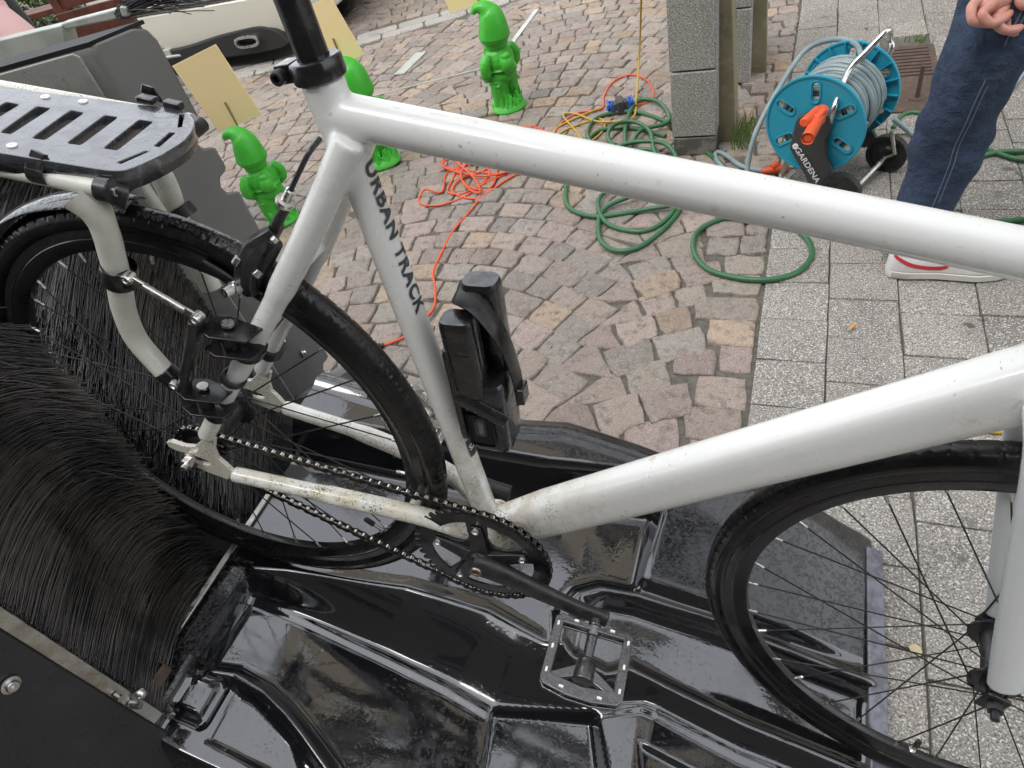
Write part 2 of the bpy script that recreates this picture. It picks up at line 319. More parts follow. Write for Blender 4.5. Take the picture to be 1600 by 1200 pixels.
while y < 6.4:
    rh = random.uniform(.094, .116); x = -8.0 + random.uniform(0, .1)
    while x < .662:
        wd = random.uniform(.085, .135); x2 = min(x + wd, .662)
        if .662 - x2 < .05: x2 = .662
        f0, g0, _ = arcf(x); f1, g1, _ = arcf(x2); fm, gm, xr = arcf((x + x2) / 2); g = .0034; g0 *= 1.1; g1 *= 1.1
        if abs(x2 - x) > .05:
            if x > .44 or x < -60: fm = f0 = f1 = f0 * .4; g0 = g1 = g0 * .2
            cy = y + (f0 + f1) / 2; s = side((x + x2) / 2, cy)
            near = -3.2 < x and y < 5
            if not (-.02 < s < .27) and not (s > .1 and (A([(x + x2) / 2, cy]) - S0) @ SD < -.35):
                h = rh / 2 - g
                qa = []
                for (px_, f, gg, sg) in ((x + g, f0, g0, -1), (x2 - g, f1, g1, -1), (x2 - g, f1, g1, 1), (x + g, f0, g0, 1)):
                    qa.append((min(px_ - sg * h * gg * .75, .664), y + f + sg * h))
                qs.append(qa); tp.append(random.gauss(0, .0022) + .003); cl.append(PAL[random.randrange(8)] * random.uniform(.82, 1.2))
        x = x2
    y += rh
# darker paving beyond the strip is made of the same stones, slightly smaller
stones("cobblestone_paving", A(qs), A(tp), A(cl), COB, inset=.0042, dz=.0042, jit=.0028, corner=.04)
# slabs
qs = []; tp = []; cl = []
colx = [.667, .836, 1.006, 1.186, 1.36, 1.53, 1.70, 1.87, 2.04, 2.21, 2.38]
offs = [.751, .846, .958, .80, .87, .76, .83, .9, .78, .86]
for i in range(10):
    y = offs[i] - .1615 * 15
    while y < 7:
        big = (y > 2.6 and i < 4); hh = .1615 if not big else .24
        if i == 2 and 2.24 < y + hh / 2 < 2.95 or (i == 3 and 2.4 < y + hh / 2 < 2.75 and False): y += hh; continue
        g = .0018; a, b = colx[i] + g, colx[i + 1] - g; j = lambda: random.gauss(0, .0012)
        qs.append([(a + j(), y + g + j()), (b + j(), y + g + j()), (b + j(), y + hh - g + j()), (a + j(), y + hh - g + j())])
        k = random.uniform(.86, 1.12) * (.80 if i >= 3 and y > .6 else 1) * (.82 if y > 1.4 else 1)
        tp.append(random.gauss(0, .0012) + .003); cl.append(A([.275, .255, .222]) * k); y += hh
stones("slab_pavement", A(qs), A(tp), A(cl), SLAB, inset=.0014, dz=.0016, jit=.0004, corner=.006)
# light slab strip
qs = []; cl = []
for k in range(46):
    for r_ in range(2):
        c0 = S0 + SD * (k * .30 - 7.0 + r_ * .12) + SN * (.005 + r_ * .125); c1 = c0 + SD * .29; c2 = c1 + SN * .118; c3 = c0 + SN * .118
        if c1[0] < .66: qs.append([c0, c1, c2, c3]); cl.append(A([.40, .38, .34]) * random.uniform(.85, 1.1))
stones("slab_strip", A(qs), np.full(len(qs), .004), A(cl), SLAB, inset=.003, dz=.003, jit=.001)
# asphalt road patch under the van
ASPH = mat("pale_asphalt", (.17, .165, .15), .85, noise=[(5, (.13, .125, .115), .4, .7)], bump=[(300, .5, .002)])
o_ = [S0 + SN * .27 + SD * -.35, S0 + SN * 6 + SD * -.35, S0 + SN * 6 - SD * 14, S0 + SN * .27 - SD * 14]
me = bpy.data.meshes.new("road"); me.from_pydata([(p[0], p[1], .0015) for p in o_], [], [(0, 1, 2, 3)]); me.materials.append(ASPH); tag(link("road", me, None, False), kind="structure")
# small flat metal channels set between the cobbles
for (a, b_, wd) in (((-.865, 3.32), (-.885, 3.95), .030), ((-1.47, 3.10), (-1.47, 3.42), .07), ((-1.80, 2.68), (-.93, 3.06), .008)):
    a, b_ = A(a), A(b_); d = nrm(list(b_ - a) + [0])[:2]; nn = A([-d[1], d[0]]); q = MB()
    q.box([*(a + b_) / 2, .006], [np.linalg.norm(b_ - a), wd, .008], A([[d[0], nn[0], 0], [d[1], nn[1], 0], [0, 0, 1]]))
    o = q.build("channel_cover" if wd > .02 else "joint_strip", PALE, bevel=.001)
    tag(o, {.030: "narrow pale metal strip in the cobbles to the right of the far gnome", .07: "short pale slab strip set in the cobbles left of the far gnome", .008: "thin pale line running through cobbles towards the far gnome"}[wd], "strip")

# ================================================================== WASHING MACHINE
mach = empty("bike_washing_machine", (-.3, .1, 0), None, "grey and black bicycle washing machine with bristle brushes and wet black ramp", "bike washer")
mach_inv = Vector((.3, -.1, 0))
def mp(o): o.parent = mach; o.matrix_parent_inverse = Matrix.Translation(mach_inv); return o
TA = math.radians(16.0); TO = A([-.096, 0, .325]); TX = A([math.cos(TA), 0, -math.sin(TA)]); TY = A([0, 1., 0]); TZ = A([math.sin(TA), 0, math.cos(TA)])
def ss(t): t = np.clip(t, 0, 1); return t * t * (3 - 2 * t)
def pdist(X, Y, pl):
    d = np.full(X.shape, 9.0)
    for (a, b) in zip(pl[:-1], pl[1:]):
        a, b = A(a), A(b); ab = b - a; t = np.clip(((X - a[0]) * ab[0] + (Y - a[1]) * ab[1]) / (ab @ ab), 0, 1)
        d = np.minimum(d, np.hypot(X - a[0] - t * ab[0], Y - a[1] - t * ab[1]))
    return d
def psd(X, Y, pg):
    d = pdist(X, Y, list(pg) + [pg[0]]); ins = np.zeros(X.shape, bool); n = len(pg)
    for i in range(n):
        (x0, y0), (x1, y1) = pg[i], pg[(i + 1) % n]
        c = ((y0 > Y) != (y1 > Y)) & (X < (x1 - x0) * (Y - y0) / (y1 - y0 + 1e-12) + x0); ins ^= c
    return np.where(ins, -d, d)
def interp(x, pts): return np.interp(x, [p[0] for p in pts], [p[1] for p in pts])
gx = np.linspace(-.062, 1.062, 300); gy = np.linspace(-.372, .425, 220); X, Y = np.meshgrid(gx, gy, indexing='ij')
Ax = interp(X, [(-.1, -.083), (-.06, -.075), (.05, -.042), (.26, .002), (.41, .010), (.52, -.008), (.63, -.025), (.665, -.002), (.86, -.026), (1.1, -.036)])
Bx = interp(X, [(-.1, -.110), (-.03, -.088), (.09, -.092), (.26, -.103), (.38, -.114), (.47, -.130), (.63, -.075), (.70, -.045), (.86, -.068), (1.1, -.075)])
Z = np.zeros_like(X); deep = interp(X, [(-.06, .05), (-.02, .062), (.40, .070), (.60, .055), (.72, .022), (1.1, .020)])
Z -= deep * ss((Ax - Y) / np.maximum(Ax - Bx, .01)); Z += .0035 * np.exp(-((Y - Ax) / .012) ** 2) + .003 * np.exp(-((Y - Bx) / .008) ** 2) * (X > -.03)
# channel floor for the wheels at the right, between two ridges
far = [(.548, -.005), (.534, .046), (.552, .085), (.585, .108), (.65, .119), (.784, .121), (.862, .113), (1.08, .105)]
dF = pdist(X, Y, far); Z += .017 * np.exp(-(dF / .015) ** 2)
fy = interp(X, [(.5, 9), (.54, .05), (.6, .11), (.65, .119), (.784, .121), (.862, .113), (1.08, .105)])
Z -= .016 * ss((X - .545) / .03) * ss((fy - Y) / .03) * ss((Y - Ax) / .02)
# near side: curved rib, raised shoulder, boxed handle, rounded outer edge
rib = [(-.03, -.232), (.05, -.214), (.11, -.221), (.16, -.238), (.20, -.256), (.27, -.292), (.32, -.345)]
ry = interp(X, rib + [(.5, -.45), (1.2, -.6)])
Z += .024 * ss((ry + .010 - Y) / .022) * (1 - ss((X - .32) / .05))
Z += .004 * np.exp(-(pdist(X, Y, rib) / .010) ** 2)
tri = [(.058, -.232), (.10, -.236), (.19, -.272), (.26, -.335), (.06, -.322)]
Z -= .012 * ss(-psd(X, Y, tri) / .010)
bx = [(-.024, -.243), (.036, -.243), (.036, -.296), (-.024, -.296)]; sb = psd(X, Y, bx); Z += .012 * ss(-sb / .006) - .006 * np.exp(-((sb - .006) / .004) ** 2)
Z += .16 * np.clip(Bx - .012 - Y, 0, .2) * ss((X + .02) / .03) * ss((Y - ry + .030) / .030)
lb = 1 - ss((X + .024) / .014); Z = np.where(Y < Ax + .01, Z * (1 - lb) + (-.010) * lb, Z)
bx2 = psd(X, Y, [(-.050, -.243), (.036, -.243), (.036, -.296), (-.050, -.296)])
# shallow pools
pool = psd(X, Y, [(.474, -.128), (.628, -.085), (.652, -.145), (.72, -.33), (.50, -.34), (.486, -.2)])
Z = np.where(pool < .012, Z * (1 - ss((.012 - pool) / .012)) + (-.082) * ss((.012 - pool) / .012), Z)
pool2 = psd(X, Y, [(.70, -.098), (.83, -.115), (1.0, -.10), (1.02, -.33), (.76, -.33)])
Z -= .010 * ss(-pool2 / .012)
# far side rim, dark tub and raised block
ry1 = interp(X, [(-.06, .30), (.2, .305), (.34, .325), (.44, .352), (.58, .350), (.79, .345), (1.1, .375)]); ry0 = interp(X, [(-.06, .14), (.03, .16), (.43, .215), (.64, .262), (.66, .10), (1.1, .10)])
rimh = interp(X, [(-.06, .10), (.58, .105), (.80, .085), (1.05, .006)])
tub = (X < .642)
Z = np.where(tub & (Y > .08), Z + rimh * ss((Y - ry0 - .02) / .05) + .010 * np.exp(-((Y - ry1) / .014) ** 2), Z)
Z = np.where(~tub, Z + (rimh * .92 * ss((Y - .11) / .25) + .026 * ss((Y - .128) / .02) * (1 - ss((X - .9) / .15))) * ss((X - .640) / .014), Z)
Z += .008 * np.exp(-((X - .648) / .008) ** 2) * (Y > .13) * (Y < .34)
out = np.maximum(Y - (ry1 + .018), 0); Z -= np.minimum((out / .03) ** 2 * .05, .22)
en = interp(X, [(-.1, -.330), (.03, -.342), (.16, -.346), (1.1, -.346)]); out = np.maximum(en - Y, 0); Z -= np.minimum((out / .012) ** 2 * .02, .12)
Z -= np.maximum(X - 1.035, 0) ** 2 * 14; Z += .0015 * np.sin(X * 23 + Y * 9) * (pool > 0)
W = TO + X[..., None] * TX + Y[..., None] * TY + Z[..., None] * TZ
W[..., 2] = np.maximum(W[..., 2], .006)
sk = lambda e: np.concatenate([e[..., :2], np.full(e.shape[:-1] + (1,), .003)], -1)
W = np.concatenate([sk(W[:1]), W, sk(W[-1:])], 0); W = np.concatenate([sk(W[:, :1]), W, sk(W[:, -1:])], 1)
nx_, ny_ = W.shape[:2]; idx = np.arange(nx_ * ny_).reshape(nx_, ny_)
Q = np.stack([idx[:-1, :-1], idx[1:, :-1], idx[1:, 1:], idx[:-1, 1:]], -1).reshape(-1, 4)
tray = mp(np_mesh("ramp_tray", W.reshape(-1, 3), Q, TRAY, None, True, None, 60))
BEAD = mat("beaded_black_tray", (.007, .0072, .008), .08, spec=.6, coat=.35, rnoise=(30, .03, .14, .42, .6), bump=[(110, .40, .0020, .52, .62), (380, .20, .0008, .52, .62), (14, .25, .006)], noise=[(60, (.016, .015, .014), .60, .72)])
tray.data.materials.append(BEAD); XI = np.pad(X, 1, mode='edge'); YI = np.pad(Y, 1, mode='edge'); bead_ = ((XI > .662) & (YI > .145)) | ((XI < -.018) & (YI < -.05)) | ((YI > .30))
tray.data.polygons.foreach_set("material_index", bead_[:-1, :-1].ravel().astype(np.int32)); tray['label'] = "wet glossy black moulded ramp"
def tw(x, y, z=0): return TO + TX * x + TY * y + TZ * z
q = MB(); q.box(tw(-.062, -.105, .004), [.010, .44, .006], A([TX, TY, TZ]).T); mp(q.build("edge_strip", ALU, bevel=.001))
q = MB(); q.box(tw(1.062, .17, .004), [.030, .40, .008], A([TX, TY, TZ]).T); mp(q.build("ramp_lip", mat("blue_grey_lip", (.17, .175, .21), .25, noise=[(40, (.1, .1, .12), .45, .6)], coat=.5), bevel=.003))
# far housing, turned about 27 degrees
N0 = A([-.308, .388]); F0 = A([-.260, .481]); wv = nrm([*(F0 - N0), 0]); uv = nrm([-.895, -.446, 0]); UP = A([0, 0, 1.])
HW = np.linalg.norm(F0 - N0); HH = 1.07
prof = [(0, .04), (HW * .8, .04), (HW, .10)]
for hc in (.30, .785, .875): prof += [(HW, hc - .020), (HW - .022, hc - .014), (HW - .026, hc), (HW - .020, hc + .014), (HW, hc + .022)]
prof += [(HW, HH - .03), (HW - .008, HH - .008), (HW - .03, HH), (.012, HH), (0, HH - .012)]
q = MB(); q.prism(prof, [*N0, 0], wv, UP, uv, .85); mp(q.build("far_housing", HSG, bevel=.006))
q = MB(); q.prism([(-.02, .03), (HW + .03, .03), (HW + .03, .24), (HW + .005, .29), (-.02, .29)], [*(N0 - uv[:2] * .045), 0], wv, UP, uv, .05); mp(q.build("housing_foot", HSG, bevel=.012))
def fh(u, w_, h): return A([*N0, 0]) + uv * u + wv * w_ + UP * h
q = MB()                                                              # light frame on the brush side, with opening
fr = [[(.004, .10), (.84, .10), (.84, 1.064), (.010, 1.064), (.004, 1.058)], [(.072, .20), (.80, .20), (.80, .945), (.072, .945)]]
mp(plate("brush_frame", fr, .006, frame4(fh(0, -.016, 0), uv, UP, np.cross(uv, UP)), FRAMEP, bevel=.002))

q = MB(); q.box(fh(.10, -.020, .60), [.022, .045, .82], A([uv, wv, UP]).T); q.box(fh(.135, -.030, .60), [.030, .02, .80], A([uv, wv, UP]).T); mp(q.build("brush_channel", PALE, bevel=.001))
def bolts(pts, n, r=.0075, name="bolt"):
    n = nrm(n)
    for p in pts:
        b_ = MB(); p = A(p); b_.lathe([(0, .001), (r * 1.5, .001), (r * 1.5, .003), (r, .0035), (r, .008), (r * .85, .0095), (r * .5, .0095), (r * .45, .005), (0, .005)], p, n, 20); mp(b_.build(name, STEEL))
bolts([fh(-.001, .052, .375), fh(-.001, .052, .90)], -uv)
bolts([aty(455, 555, .41)[0:3] * 0 + fh(-.001, .025, .43)], -uv)
# top bar and brush on top of the far housing
q = MB(); u1 = nrm([-.93, -.20, 0]); b0 = aty(198, 14, .53)
def quadslab(px4, y, th_, name, mt, bev=.002):
    P4 = [aty(*p_, y) for p_ in px4]; n_ = nrm(np.cross(P4[1] - P4[0], P4[3] - P4[0])); n_ = n_ if n_[1] > 0 else -n_
    z_ = MB(); z_.add(P4 + [p_ + n_ * th_ for p_ in P4], [(0, 1, 2, 3), (7, 6, 5, 4), (0, 4, 5, 1), (1, 5, 6, 2), (2, 6, 7, 3), (3, 7, 4, 0)]); return mp(z_.build(name, mt, bevel=bev))
quadslab([(-90, 84), (95, 40), (105, 73), (-90, 142)], .50, .03, "top_channel", PALE); quadslab([(94, 37), (190, 12), (199, 27), (98, 47)], .505, .02, "top_channel", PALE)
quadslab([(186, 10), (196, 12), (200, 26), (190, 27)], .495, .03, "channel_end", PALE)
q = MB(); q.prism([(.006, .002), (HW - .006, .002), (HW - .006, .84), (.006, .84)], fh(0, 0, HH - .0035), wv, uv, UP, .006); mp(q.build("gap_shade_plate", mat("gap_shade_black", (.004, .004, .004), .6)))  # flat black plate, its colour stands for the shade in an open gap
n = 190; t0 = RNG.random(n) * .9; P0 = aty(196, 19, .51) + u1 * (.02 * t0[:, None]) + RNG.normal(0, .004, (n, 3)); d = A([.19, .02, .02]) * RNG.uniform(.6, 1.1, (n, 1)) + RNG.normal(0, .014, (n, 3)); P2 = P0 + d; P1 = (P0 + P2) / 2 + RNG.normal(0, .008, (n, 3)) + A([0, 0, .015])
tag(mp(fibers("top_bristles", P0, P1, P2, .0009, mat("grey_bristles", (.09, .085, .09), .4), None)), kind="stuff")
# near housing
NS = A([-.100, -.312]); nw = nrm([-.16, -.98, 0]); nu = nrm([-.98, .16, 0])
def nh(u, w_, h): return A([*NS, 0]) + nu * u + nw * w_ + UP * h
q = MB(); q.prism([(.016, .02), (.40, .02), (.40, 1.05), (.016, 1.05)], nh(.004, 0, 0), nw, UP, nu, .85); mp(q.build("near_housing", HSGN, bevel=.004))
q = MB(); q.box(nh(.003, .008, .69), [.010, .018, .72], A([nu, nw, UP]).T); q.box(nh(.35, .003, 1.0), [.7, .02, .02], A([nu, nw, UP]).T); mp(q.build("edge_channel", ALU, bevel=.001))
bolts([nh(.003, .060, .58), nh(.003, .20, .48), nh(.003, .06, .86)], -nu)
q = MB(); q.cyl(nh(-.004, .012, .435), nh(-.016, .012, .435), .0045); q.cyl(nh(-.004, .012, .40), nh(-.020, .006, .40), .006, 8); q.ell(nh(-.01, -.006, .405), .009); mp(q.build("hex_screw", STEEL))
q = MB(); c_ = at(236, 1082, .36)
q.box(c_ + A([-.02, .012, -.005]), [.050, .055, .003]); q.box(c_ + A([.004, .012, .006]), [.002, .055, .022]); q.box(c_ + A([-.022, .040, .006]), [.05, .002, .022]); mp(q.build("hinge_bracket", IRON, bevel=.0008))
# brushes
def bank(n, rootf, tipf, bendf, r, name):
    a = RNG.random((n, 3)); P0 = rootf(a); P2 = tipf(a) + RNG.normal(0, 1, (n, 3)) * A([.012, .010, .012]); P1 = bendf(a, P0, P2) + RNG.normal(0, .007, (n, 3))
    return tag(mp(fibers(name, P0, P1, P2, r, BRIS, None, 8)), kind="stuff")
def hq(a, k=26): return (np.floor(a * k) + .5) / k + (a - np.floor(a * k) / k - .5 / k) * .7
def nroot(a):
    k = np.floor(a[:, 0] ** 1.7 * 13); h = .335 + hq(a[:, 1], 40) * .60
    return A([*NS, 0]) + nu * (k * .030 + .006)[:, None] - nw * .004 + np.stack([0 * h, 0 * h, h], 1) + RNG.normal(0, .0028, (len(a), 3))
def ntip(a):
    k = np.floor(a[:, 0] ** 1.7 * 13); h = .335 + hq(a[:, 1], 40) * .60
    return np.stack([-.180 - k * .030 + .030 * np.sin(h * 9), -.068 + .018 * a[:, 2], h - .045 - .03 * a[:, 2]], 1)
bank(11500, nroot, ntip, lambda a, p, q_: p + A([-.085, .17, .055]) * A([1, 1, 1]), .00088, "near_bristles")
def froot(a):
    k = np.floor(a[:, 0] ** 1.3 * 22); h = .24 + hq(a[:, 1], 34) * .69
    return fh(.055, -.02, 0) + uv * (k * .034)[:, None] + np.stack([0 * h, 0 * h, h], 1) + RNG.normal(0, .0028, (len(a), 3))
def ftip(a):
    k = np.floor(a[:, 0] ** 1.3 * 22); h = .24 + hq(a[:, 1], 34) * .69
    base = fh(.055, -.02, 0) + uv * (k * .034)[:, None]
    L_ = np.minimum(.31, np.maximum(base[:, 1] - .055, .10)) + .02 * a[:, 2]
    p = base + np.stack([.32 * L_ + 0 * h, -L_ * .96, h - .03 - .30 * L_], 1); return p
bank(15000, froot, ftip, lambda a, p, q_: (p + q_) / 2 + A([.01, 0, .03]), .00088, "far_bristles")
# machine floor between the brushes
q = MB(); q.box([-.70, .02, .13], [1.10, .62, .22]); q.box([-1.30, .0, .5], [.04, 1.0, .9]); mp(q.build("brush_well_floor", HSGN, bevel=.004))

# ================================================================== BICYCLE  (built in bike coordinates: x forward, y to its left, z up; origin on the rear axle)
bike = empty("bicycle", (0, 0, 0), None, "white single speed bicycle with rear rack standing on the wet black ramp", "bicycle")
bm4 = np.eye(4); bm4[:3, :3] = BIKE_W; bm4[:3, 3] = BIKE_T; bike.matrix_world = Matrix(bm4.tolist())
WB = 1.0433; STEER = -.1731; BBX, BBZ = .4120, -.0526; RT = .343
# frame: tubes fused and remeshed so that the joints have weld fillets
q = MB(); BB = A([BBX, 0, BBZ]); ST = A([.2195, 0, .535]); sta = nrm(ST - BB)
q.tube([BB - sta * .005, ST - sta * .012], [.0165, .0163], 32)
q.tube([ST - sta * .10, ST - sta * .012], [.0165, .0188], 32)
TT0 = A([.232, 0, .4975]); TT1 = A([.868, 0, .508]); q.tube([TT0, TT1], [.0185, .0195], 32)
DT0 = A([BBX + .02, 0, BBZ + .022]); DT1 = A([.880, 0, .4308]); dta = nrm(DT1 - DT0); dtn = np.cross(dta, (0, 1, 0)); n0 = len(q.v); S_ = 40
vs = []
for t, hh, ww in ((0, .0275, .0200), (.12, .0315, .0225), (1, .0325, .0240)):
    for k in range(S_):
        a = 2 * math.pi * k / S_; ca, sa = math.cos(a), math.sin(a); e_ = 2 / 3.4
        vs.append(DT0 + (DT1 - DT0) * t + dtn * hh * math.copysign(abs(ca) ** e_, ca) + A([0, 1, 0]) * ww * math.copysign(abs(sa) ** e_, sa))
q.add(vs, [(i * S_ + k, i * S_ + (k + 1) % S_, (i + 1) * S_ + (k + 1) % S_, (i + 1) * S_ + k) for i in range(2) for k in range(S_)] + [tuple(range(S_))[::-1], tuple(2 * S_ + k for k in range(S_))])
q.tube([A([.898, 0, .385]), A([.860, 0, .565])], .0205, 32)                    # head tube
q.tube([A([BBX, -.036, BBZ]), A([BBX, .036, BBZ])], .0215, 36)                  # bottom bracket shell
for s in (-1, 1):
    p = [A([.252, s * .014, .484]), A([.212, s * .027, .397]), A([.163, s * .0385, .300]), A([.095, s * .053, .172]), A([.036, s * .0655, .060])]
    q.tube(bez(p, 6), [.0148] * 3 + [.0145] * 9 + [.0125] * 6 + [.0112] * 7, 20)
    p = [A([BBX - .012, s * .022, BBZ + .004]), A([.33, s * .040, .012 - .024]), A([.20, s * .056, -.004]), A([.060, s * .066, -.010])]
    q.tube(bez(p, 6), [.0135] * 6 + [.0130] * 7 + [.0110] * 6, 20)
q.tube([A([.305, -.030, -.020]), A([.305, .030, -.020])], .008, 14); q.tube([A([.183, -.030, .335]), A([.183, .030, .335])], .008, 14)
fr_ = q.build("frame", WHITE, bike, True, 60)
r_ = fr_.modifiers.new("Remesh", 'REMESH'); r_.mode = 'VOXEL'; r_.voxel_size = .0021; r_.use_smooth_shade = True
r_ = fr_.modifiers.new("Smooth", 'SMOOTH'); r_.iterations = 9; r_.factor = .6
t_ = WHITE_D.node_tree
# dirt towards the bottom bracket: a real road-spray stain on the paint
def add_spray():
    t = WHITE.node_tree; L = t.links.new; b = t.nodes["Principled BSDF"]; src = b.inputs['Base Color'].links[0].from_socket
    tc = t.nodes.new("ShaderNodeTexCoord")
    def dist(p, r0, r1):
        v = t.nodes.new("ShaderNodeVectorMath"); v.operation = 'DISTANCE'; L(tc.outputs['Object'], v.inputs[0]); v.inputs[1].default_value = p
        return ramp2(t, L, v.outputs['Value'], r0, r1, 1, 0)
    def mx(f, a, c):
        n = t.nodes.new("ShaderNodeMix"); n.data_type = 'RGBA'; L(f, n.inputs[0]); L(a, n.inputs[6]); n.inputs[7].default_value = c + (1,); return n.outputs[2]
    def mul(a, b_):
        n = t.nodes.new("ShaderNodeMath"); n.operation = 'MULTIPLY'; L(a, n.inputs[0]); L(b_, n.inputs[1]); return n.outputs[0]
    def nz(s, lo, hi, det=3):
        n = t.nodes.new("ShaderNodeTexNoise"); n.inputs['Scale'].default_value = s; n.inputs['Detail'].default_value = det; L(tc.outputs['Object'], n.inputs['Vector']); return ramp2(t, L, n.outputs[0], lo, hi, 0, 1)
    d = dist((.405, 0, -.02), .03, .20); c = mx(mul(d, nz(40, .4, .65)), src, (.46, .40, .29)); c = mx(mul(mul(d, nz(430, .57, .61)), nz(48, .44, .58)), c, (.07, .05, .035))
    d = dist((.20, -.06, 0), .05, .21); c = mx(mul(d, nz(30, .40, .6)), c, (.62, .58, .42)); c = mx(mul(mul(d, nz(460, .54, .60)), nz(42, .44, .60)), c, (.10, .07, .04)); c = mx(mul(d, nz(200, .66, .69)), c, (.2, .1, .05))
    # fine scratches
    mp_ = t.nodes.new("ShaderNodeMapping"); mp_.inputs['Scale'].default_value = (40, 160, 420); L(tc.outputs['Object'], mp_.inputs[0])
    n = t.nodes.new("ShaderNodeTexNoise"); n.inputs['Scale'].default_value = 1.0; n.inputs['Detail'].default_value = 2; L(mp_.outputs[0], n.inputs['Vector'])
    c = mx(mul(ramp2(t, L, n.outputs[0], .68, .71, 0, 1), nz(8, .53, .60)), c, (.34, .33, .31)); L(c, b.inputs['Base Color'])
add_spray()
# seat tube lettering
def on_tube(P0, ax, rad, phi0):
    toC = P_CAM - P0; toC = nrm(toC - ax * (toC @ ax)); g = np.cross(ax, toC); g = g if g[0] > 0 else -g
    def f(x, y, z):
        a = phi0 + y / rad; return P0 + ax * x + (rad + .0004 + z) * (math.cos(a) * toC + math.sin(a) * g)
    return f
tc_ = BB + sta * .495 - sta * .105
ut_ = on_tube(BB + sta * .455, -sta, .0169, 0.0)
text_mesh("URBAN TRACK", .0215, "lettering", GREYD, lambda x, y, z: ut_(x, y + .0169 * (.80 - x * 1.1), z), fr_, bold=.0007, sp=1.12)
q = MB(); 
st_ = on_tube(BB + sta * .170, -sta, .0169, .88); vs = []; fs = []
for i in range(9):
    for j in range(9): vs.append(st_(-.0135 + .027 * i / 8, -.0085 + .017 * j / 8, 0))
for i in range(8):
    for j in range(8): fs.append((i * 9 + j, i * 9 + j + 1, i * 9 + j + 10, i * 9 + j + 9))
q.add(vs, fs); q.build("size_sticker", BLACKM, fr_)
text_mesh("XS", .012, "sticker_lettering", WHITET, (lambda F_: (lambda x, y, z: F_(y * 1.0 - .002, -x, .0004 + z)))(st_), fr_, bold=.0003)
# lock ring lines, cable guides omitted: dropouts
for s in (-1, 1):
    o = [(.062, -.002), (.050, -.022), (.022, -.020), (-.012, -.013), (-.016, -.009), (.010, -.006), (.026, -.004), (.033, .002), (.028, .009), (.008, .011), (-.020, .010), (-.030, .013), (-.031, .020), (-.024, .025), (-.004, .024), (.014, .030), (.026, .045), (.040, .062), (.050, .060), (.043, .038), (.044, .020), (.054, .010)]
    M4 = frame4([0, s * .0665, 0], (1, 0, 0), (0, 0, 1), (0, -1, 0)); plate("dropout", [o], .0065, M4, WHITE_D, bike, bevel=.0012)
# seat post, clamp, saddle
q = MB(); q.cyl(ST - sta * .02, ST + sta * .17, .0136, 32); q.build("seatpost", BLACKP, bike)
q = MB(); c_ = ST - sta * .003; q.lathe([(.0178, -.009), (.0215, -.0085), (.0228, -.006), (.0228, .006), (.0215, .0085), (.0140, .0090)], c_, sta, 40)
bx_ = nrm(np.cross(sta, (0, 1, 0))); q.box(c_ - bx_ * .0 + A([-.0245, -.001, -.006]), [.016, .022, .015], A([nrm(np.cross((0, 1, 0), sta)), (0, 1, 0), sta]).T)
o = q.build("seat_clamp", BLACKP, bike, bevel=.0008); b_ = MB(); b_.lathe([(0, .000), (.0042, 0), (.0062, .0), (.0062, .009), (.0050, .0105), (.0032, .0105), (.0028, .006), (0, .006)], A([c_[0] - .027, -.011, c_[2] - .007]), (0, -1, 0), 24); b_.build("clamp_bolt", BLACKM, o)
q = MB(); pr_ = bez([A([-.115, 0, .735]), A([-.07, 0, .745]), A([0, 0, .737]), A([.08, 0, .738]), A([.155, 0, .730])], 6); wd_ = np.interp(np.linspace(0, 1, len(pr_)), [0, .1, .35, .6, .9, 1], [.050, .066, .062, .034, .024, .016])
q.tube([p + A([.175, 0, -.04]) for p in pr_], list(wd_), 20, flat=((0, 0, 1), 1.0)); n0 = len(q.v); q.v = [(x, y, .70 + (z - .70) * .28) for (x, y, z) in q.v]; q.build("saddle", BLACKM, bike)
